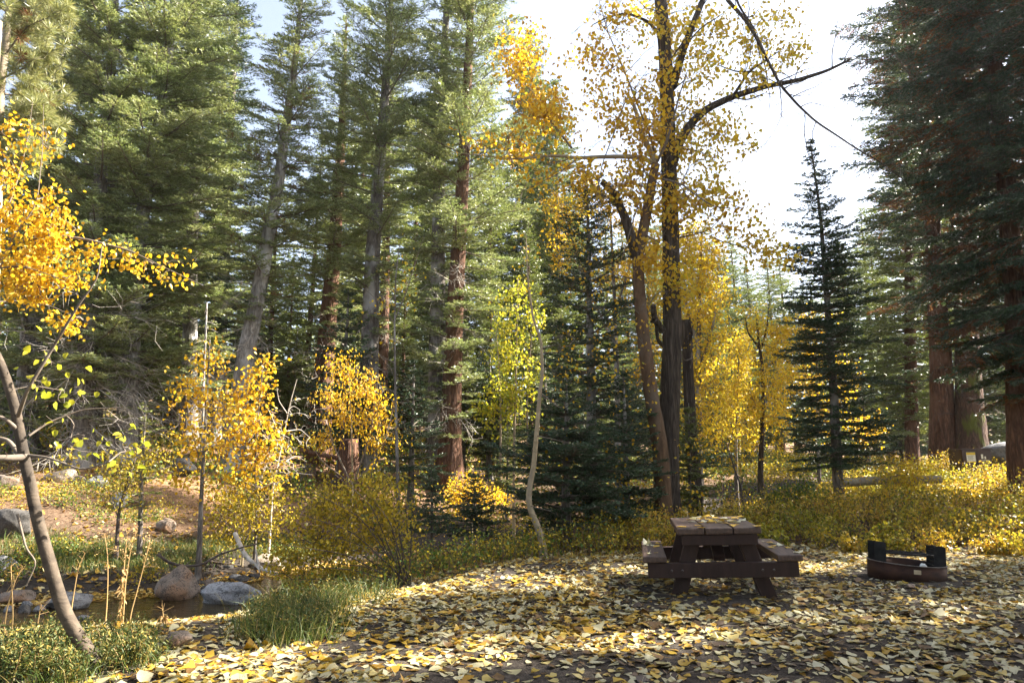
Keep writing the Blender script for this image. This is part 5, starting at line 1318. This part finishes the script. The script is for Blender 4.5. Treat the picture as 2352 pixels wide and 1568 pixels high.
# ------------------------------------------------------------------ fire ring
def fire_ring():
    p = ground_hit(2083, 1337); c = np.array([p[0] * (p[1] + 0.47) / p[1], p[1] + 0.47, 0.0]); c[2] = tz(c[0], c[1]) - 0.03
    root = empty('fire_ring', c, 'rusty steel fire ring with a raised black grate right of the table', 'fire ring')
    root['_o'] = [0.0, 0.0, 0.0]; root.rotation_euler = (0, R(3.6), R(-8))
    r, h, t = 0.475, 0.235, 0.009
    def ring(g, r0, r1, z0, z1, n=72, mat=0):
        a = np.linspace(0, 6.28318, n, endpoint=False); V = []
        for (rr_, zz) in ((r0, z0), (r1, z0), (r1, z1), (r0, z1)):
            V.append(np.stack([rr_ * np.cos(a), rr_ * np.sin(a), np.full(n, zz)], 1))
        V = np.concatenate(V); q = []
        i = np.arange(n); j = (i + 1) % n
        for A, B in ((0, 1), (1, 2), (2, 3), (3, 0)):
            q.append(np.stack([A * n + i, A * n + j, B * n + j, B * n + i], 1))
        g.add(V, np.concatenate(q), mat)
    g = Geo(); ring(g, r - t, r, 0, h); g.build('ring_wall', M['steel_rust'], root, True)
    g = Geo(); ring(g, r - t - 0.003, r + 0.012, h + 0.001, h + 0.009); g.build('rim', M['steel_edge'], root, False)
    g = Geo(); a = np.linspace(0, 6.283, 40, endpoint=False); rr_ = np.linspace(0, 1, 12)[1:]
    V = [np.array([[0, 0, 0.13]])] + [np.stack([(r - t - 0.004) * q * np.cos(a), (r - t - 0.004) * q * np.sin(a), 0.10 + 0.04 * vnoise(a * 2 + q * 9, a * 0 + q * 5, 3)], 1) for q in rr_]
    V = np.concatenate(V); i = np.arange(40); j = (i + 1) % 40; fs = []
    for k in range(10): fs.append(np.stack([1 + k * 40 + i, 1 + k * 40 + j, 1 + (k + 1) * 40 + j, 1 + (k + 1) * 40 + i], 1))
    g.add(V, np.concatenate(fs)); g.F.append((np.stack([np.zeros(40, int), 1 + i, 1 + j], 1), 0)); g.build('ash_bed', M['ash'], root)
    # slotted side plates that carry the grate
    for s, y0 in ((-1, -0.02), (1, -0.10)):
        x = s * 0.36
        sub = Geo()
        zt = h + 0.245
        # front face of the bent plate
        box_bm(sub, np.array([x, y0 - 0.075, (zt + 0.06) / 2]), EX, EY, EZ, 0.145, 0.010, zt - 0.06, 0, 0.004)
        box_bm(sub, np.array([x, y0 - 0.075, zt - 0.001]), EX, EY, EZ, 0.115, 0.010, 0.02, 0, 0.006)
        # slotted side face running back
        xs = x - s * 0.066
        for yy, wd in ((y0 - 0.045, 0.022), (y0 + 0.19, 0.022)):
            box_bm(sub, np.array([xs + (0.012 * s), yy, (zt + 0.06) / 2]), EX, EY, EZ, 0.009, wd, zt - 0.066, 0, 0.002)
        for k in range(7):
            box_bm(sub, np.array([xs + 0.012 * s, y0 + 0.0725, 0.09 + k * 0.062]), EX, EY, EZ, 0.0085, 0.215, 0.034 if k < 6 else 0.03, 0, 0.002)
        # back flange
        box_bm(sub, np.array([x + s * 0.01, y0 + 0.205, (zt + 0.06) / 2]), EX, EY, EZ, 0.11, 0.009, zt - 0.064, 0, 0.004)
        sub.build('grate_bracket', M['steel_black'], root, False)
    g = Geo(); zg = h + 0.115
    for yy in (-0.09, 0.20):
        tube(g, np.array([[-0.33, yy, zg], [0.0, yy, zg - 0.003], [0.33, yy, zg]]), [0.014] * 3, 10, 0)
    for k in range(13):
        xx = -0.27 + k * 0.045; tube(g, np.array([[xx, -0.09, zg + 0.012], [xx, 0.06, zg + 0.011], [xx, 0.20, zg + 0.012]]), [0.0065] * 3, 8, 0)
    gr = g.build('grate', M['steel_black'], root)
    g = Geo(); aa = R(-96); d = np.array([math.cos(aa), math.sin(aa), 0]); tn = np.array([-d[1], d[0], 0])
    box_bm(g, d * (r + 0.003) + np.array([0, 0, 0.165]), tn, d, EZ, 0.085, 0.004, 0.055, 0, 0.001); g.build('maker_plate', M['plate'], root, False)
    q = np.array([c[0] + 0.12, c[1] - 0.22, c[2] + h - 0.03])
    V, Fc = rock_geo(0.055, 0.045, 0.045, 9, 6, 0.1, 3); g = Geo(); g.add(V + q, Fc)
    tag(g.build('stone', M['notice_white'], None, True, origin=q), 'white stone lying inside the fire ring', 'rock')
fire_ring()

# ------------------------------------------------------------------ brown food locker by the mossy fir
def locker():
    Y = 23.8; p = at(2229, 1063, Y); w = 66 / F * Y; zb = p[2]; ztop = at(2229, 1032, Y)[2]; h = ztop - zb
    zg = tz(p[0], Y); b = np.array([p[0], Y, zg])
    root = empty('food_locker', b, 'brown steel storage box with a yellow and white notice at the mossy fir', 'storage box')
    root['_o'] = [0.0, 0.0, 0.0]
    bot = zg - zg + 0.12; top = ztop - zg
    g = Geo(); box_bm(g, np.array([0, 0, (bot + top) / 2]), EX, EY, EZ, w, 0.7, top - bot, 0, 0.012)
    for sx in (-1, 1):
        box_bm(g, np.array([sx * (w / 2 - 0.08), 0, 0.05]), EX, EY, EZ, 0.08, 0.6, 0.16, 0, 0.004)
    g.build('body', M['locker'], root, False)
    g = Geo(); box_bm(g, np.array([0, -0.02, top + 0.014]), EX, EY, EZ, w + 0.05, 0.78, 0.025, 0, 0.006); g.build('lid', M['locker'], root, False)
    for sx in (-1, 1):
        g = Geo(); box_bm(g, np.array([sx * w / 4, -0.356, (bot + top) / 2]), EX, EY, EZ, w / 2 - 0.03, 0.016, top - bot - 0.05, 0, 0.004); dr = g.build('door', M['locker'], root, False)
        g = Geo(); box_bm(g, np.array([sx * 0.045, -0.372, (bot + top) / 2]), EX, EY, EZ, 0.03, 0.02, 0.1, 0, 0.004); g.build('handle', M['steel_black'], dr, False)
    ch = (top - 0.27)
    g = Geo(); cx = -w * 0.20
    box_bm(g, np.array([cx, -0.368, ch]), EX, EY, EZ, 0.30, 0.006, 0.34, 0, 0.001)
    box_bm(g, np.array([cx, -0.3725, ch + 0.125]), EX, EY, EZ, 0.30, 0.004, 0.085, 1, 0.001); box_bm(g, np.array([cx, -0.3725, ch - 0.15]), EX, EY, EZ, 0.30, 0.004, 0.04, 1, 0.001)
    for k in range(4): box_bm(g, np.array([cx - 0.02, -0.3725, ch + 0.05 - k * 0.04]), EX, EY, EZ, 0.2 - 0.03 * (k % 2), 0.003, 0.010, 2, 0.0005)
    g.build('notice', [M['notice_white'], M['notice_yellow'], M['steel_black']], root, False)
    g = Geo(); cx = w * 0.22
    box_bm(g, np.array([cx - 0.04, -0.3675, ch + 0.03]), EX, EY, EZ, 0.07, 0.005, 0.15, 0, 0.001)
    box_bm(g, np.array([cx + 0.06, -0.3675, ch - 0.01]), EX, EY, EZ, 0.05, 0.005, 0.09, 0, 0.001)
    box_bm(g, np.array([cx, -0.3675, ch - 0.1]), EX, EY, EZ, 0.34, 0.005, 0.018, 0, 0.001)
    g.build('pictogram', [M['notice_white']], root, False)
locker()

for o in list(bpy.data.objects):
    if '_o' in o: del o['_o']

# ------------------------------------------------------------------ air
HAZE = 0.00018
if HAZE > 0:
    m, nt, out = new_mat('forest_haze')
    pv = nd(nt, 'ShaderNodeVolumePrincipled', Density=HAZE, Anisotropy=0.5); pv.inputs['Color'].default_value = (0.95, 0.97, 1, 1)
    nt.links.new(pv.outputs[0], out.inputs['Volume'])
    g = Geo(); lo = np.array([-430.0, -90, -4]); hi = np.array([430.0, 530, 62])
    V = np.array([[lo[0] if a else hi[0], lo[1] if b else hi[1], lo[2] if c else hi[2]] for a in (1, 0) for b in (1, 0) for c in (1, 0)])
    g.add(V, [[0, 1, 3, 2], [4, 6, 7, 5], [0, 4, 5, 1], [2, 3, 7, 6], [0, 2, 6, 4], [1, 5, 7, 3]])
    tag(g.build('haze', m, None, False), 'thin bright forest haze', 'haze', kind='stuff')

# ------------------------------------------------------------------ light, sky, camera
world = bpy.data.worlds.new('World'); scene.world = world; world.use_nodes = True
nt = world.node_tree
bg = next(n for n in nt.nodes if n.type == 'BACKGROUND')
sky = nt.nodes.new('ShaderNodeTexSky'); sky.sky_type = 'NISHITA'; sky.sun_disc = False
sky.sun_elevation = SUN_EL; sky.sun_rotation = SUN_AZ; sky.altitude = 1500; sky.air_density = 1.0; sky.dust_density = 7.0; sky.ozone_density = 1.0
hs = nd(nt, 'ShaderNodeHueSaturation', Saturation=0.65); nt.links.new(sky.outputs[0], hs.inputs['Color']); nt.links.new(hs.outputs[0], bg.inputs['Color']); bg.inputs['Strength'].default_value = 0.075
sl = bpy.data.lights.new('sun', 'SUN'); sl.energy = 5.0; sl.angle = R(0.5); sl.color = (1.0, 0.93, 0.82)
so = bpy.data.objects.new('sun', sl); col.objects.link(so)
sd = Vector((math.sin(SUN_AZ) * math.cos(SUN_EL), math.cos(SUN_AZ) * math.cos(SUN_EL), math.sin(SUN_EL)))
so.rotation_euler = sd.to_track_quat('Z', 'Y').to_euler()

cam = bpy.data.cameras.new('camera'); cam.sensor_width = 36; cam.lens = 24.0; cam.clip_end = 2000; cam.clip_start = 0.05
co = bpy.data.objects.new('camera', cam); col.objects.link(co)
co.location = (0, 0, CAMH); co.rotation_euler = (R(90) + PITCH, 0, 0)
scene.camera = co
scene.view_settings.view_transform = 'Standard'; scene.view_settings.look = 'None'
scene.view_settings.exposure = 2.65; scene.view_settings.gamma = 1.0
cy = scene.cycles
cy.max_bounces = 8; cy.diffuse_bounces = 4; cy.glossy_bounces = 3; cy.transmission_bounces = 4; cy.transparent_max_bounces = 8; cy.volume_bounces = 0
cy.use_denoising = True
cy.sample_clamp_indirect = 6.0
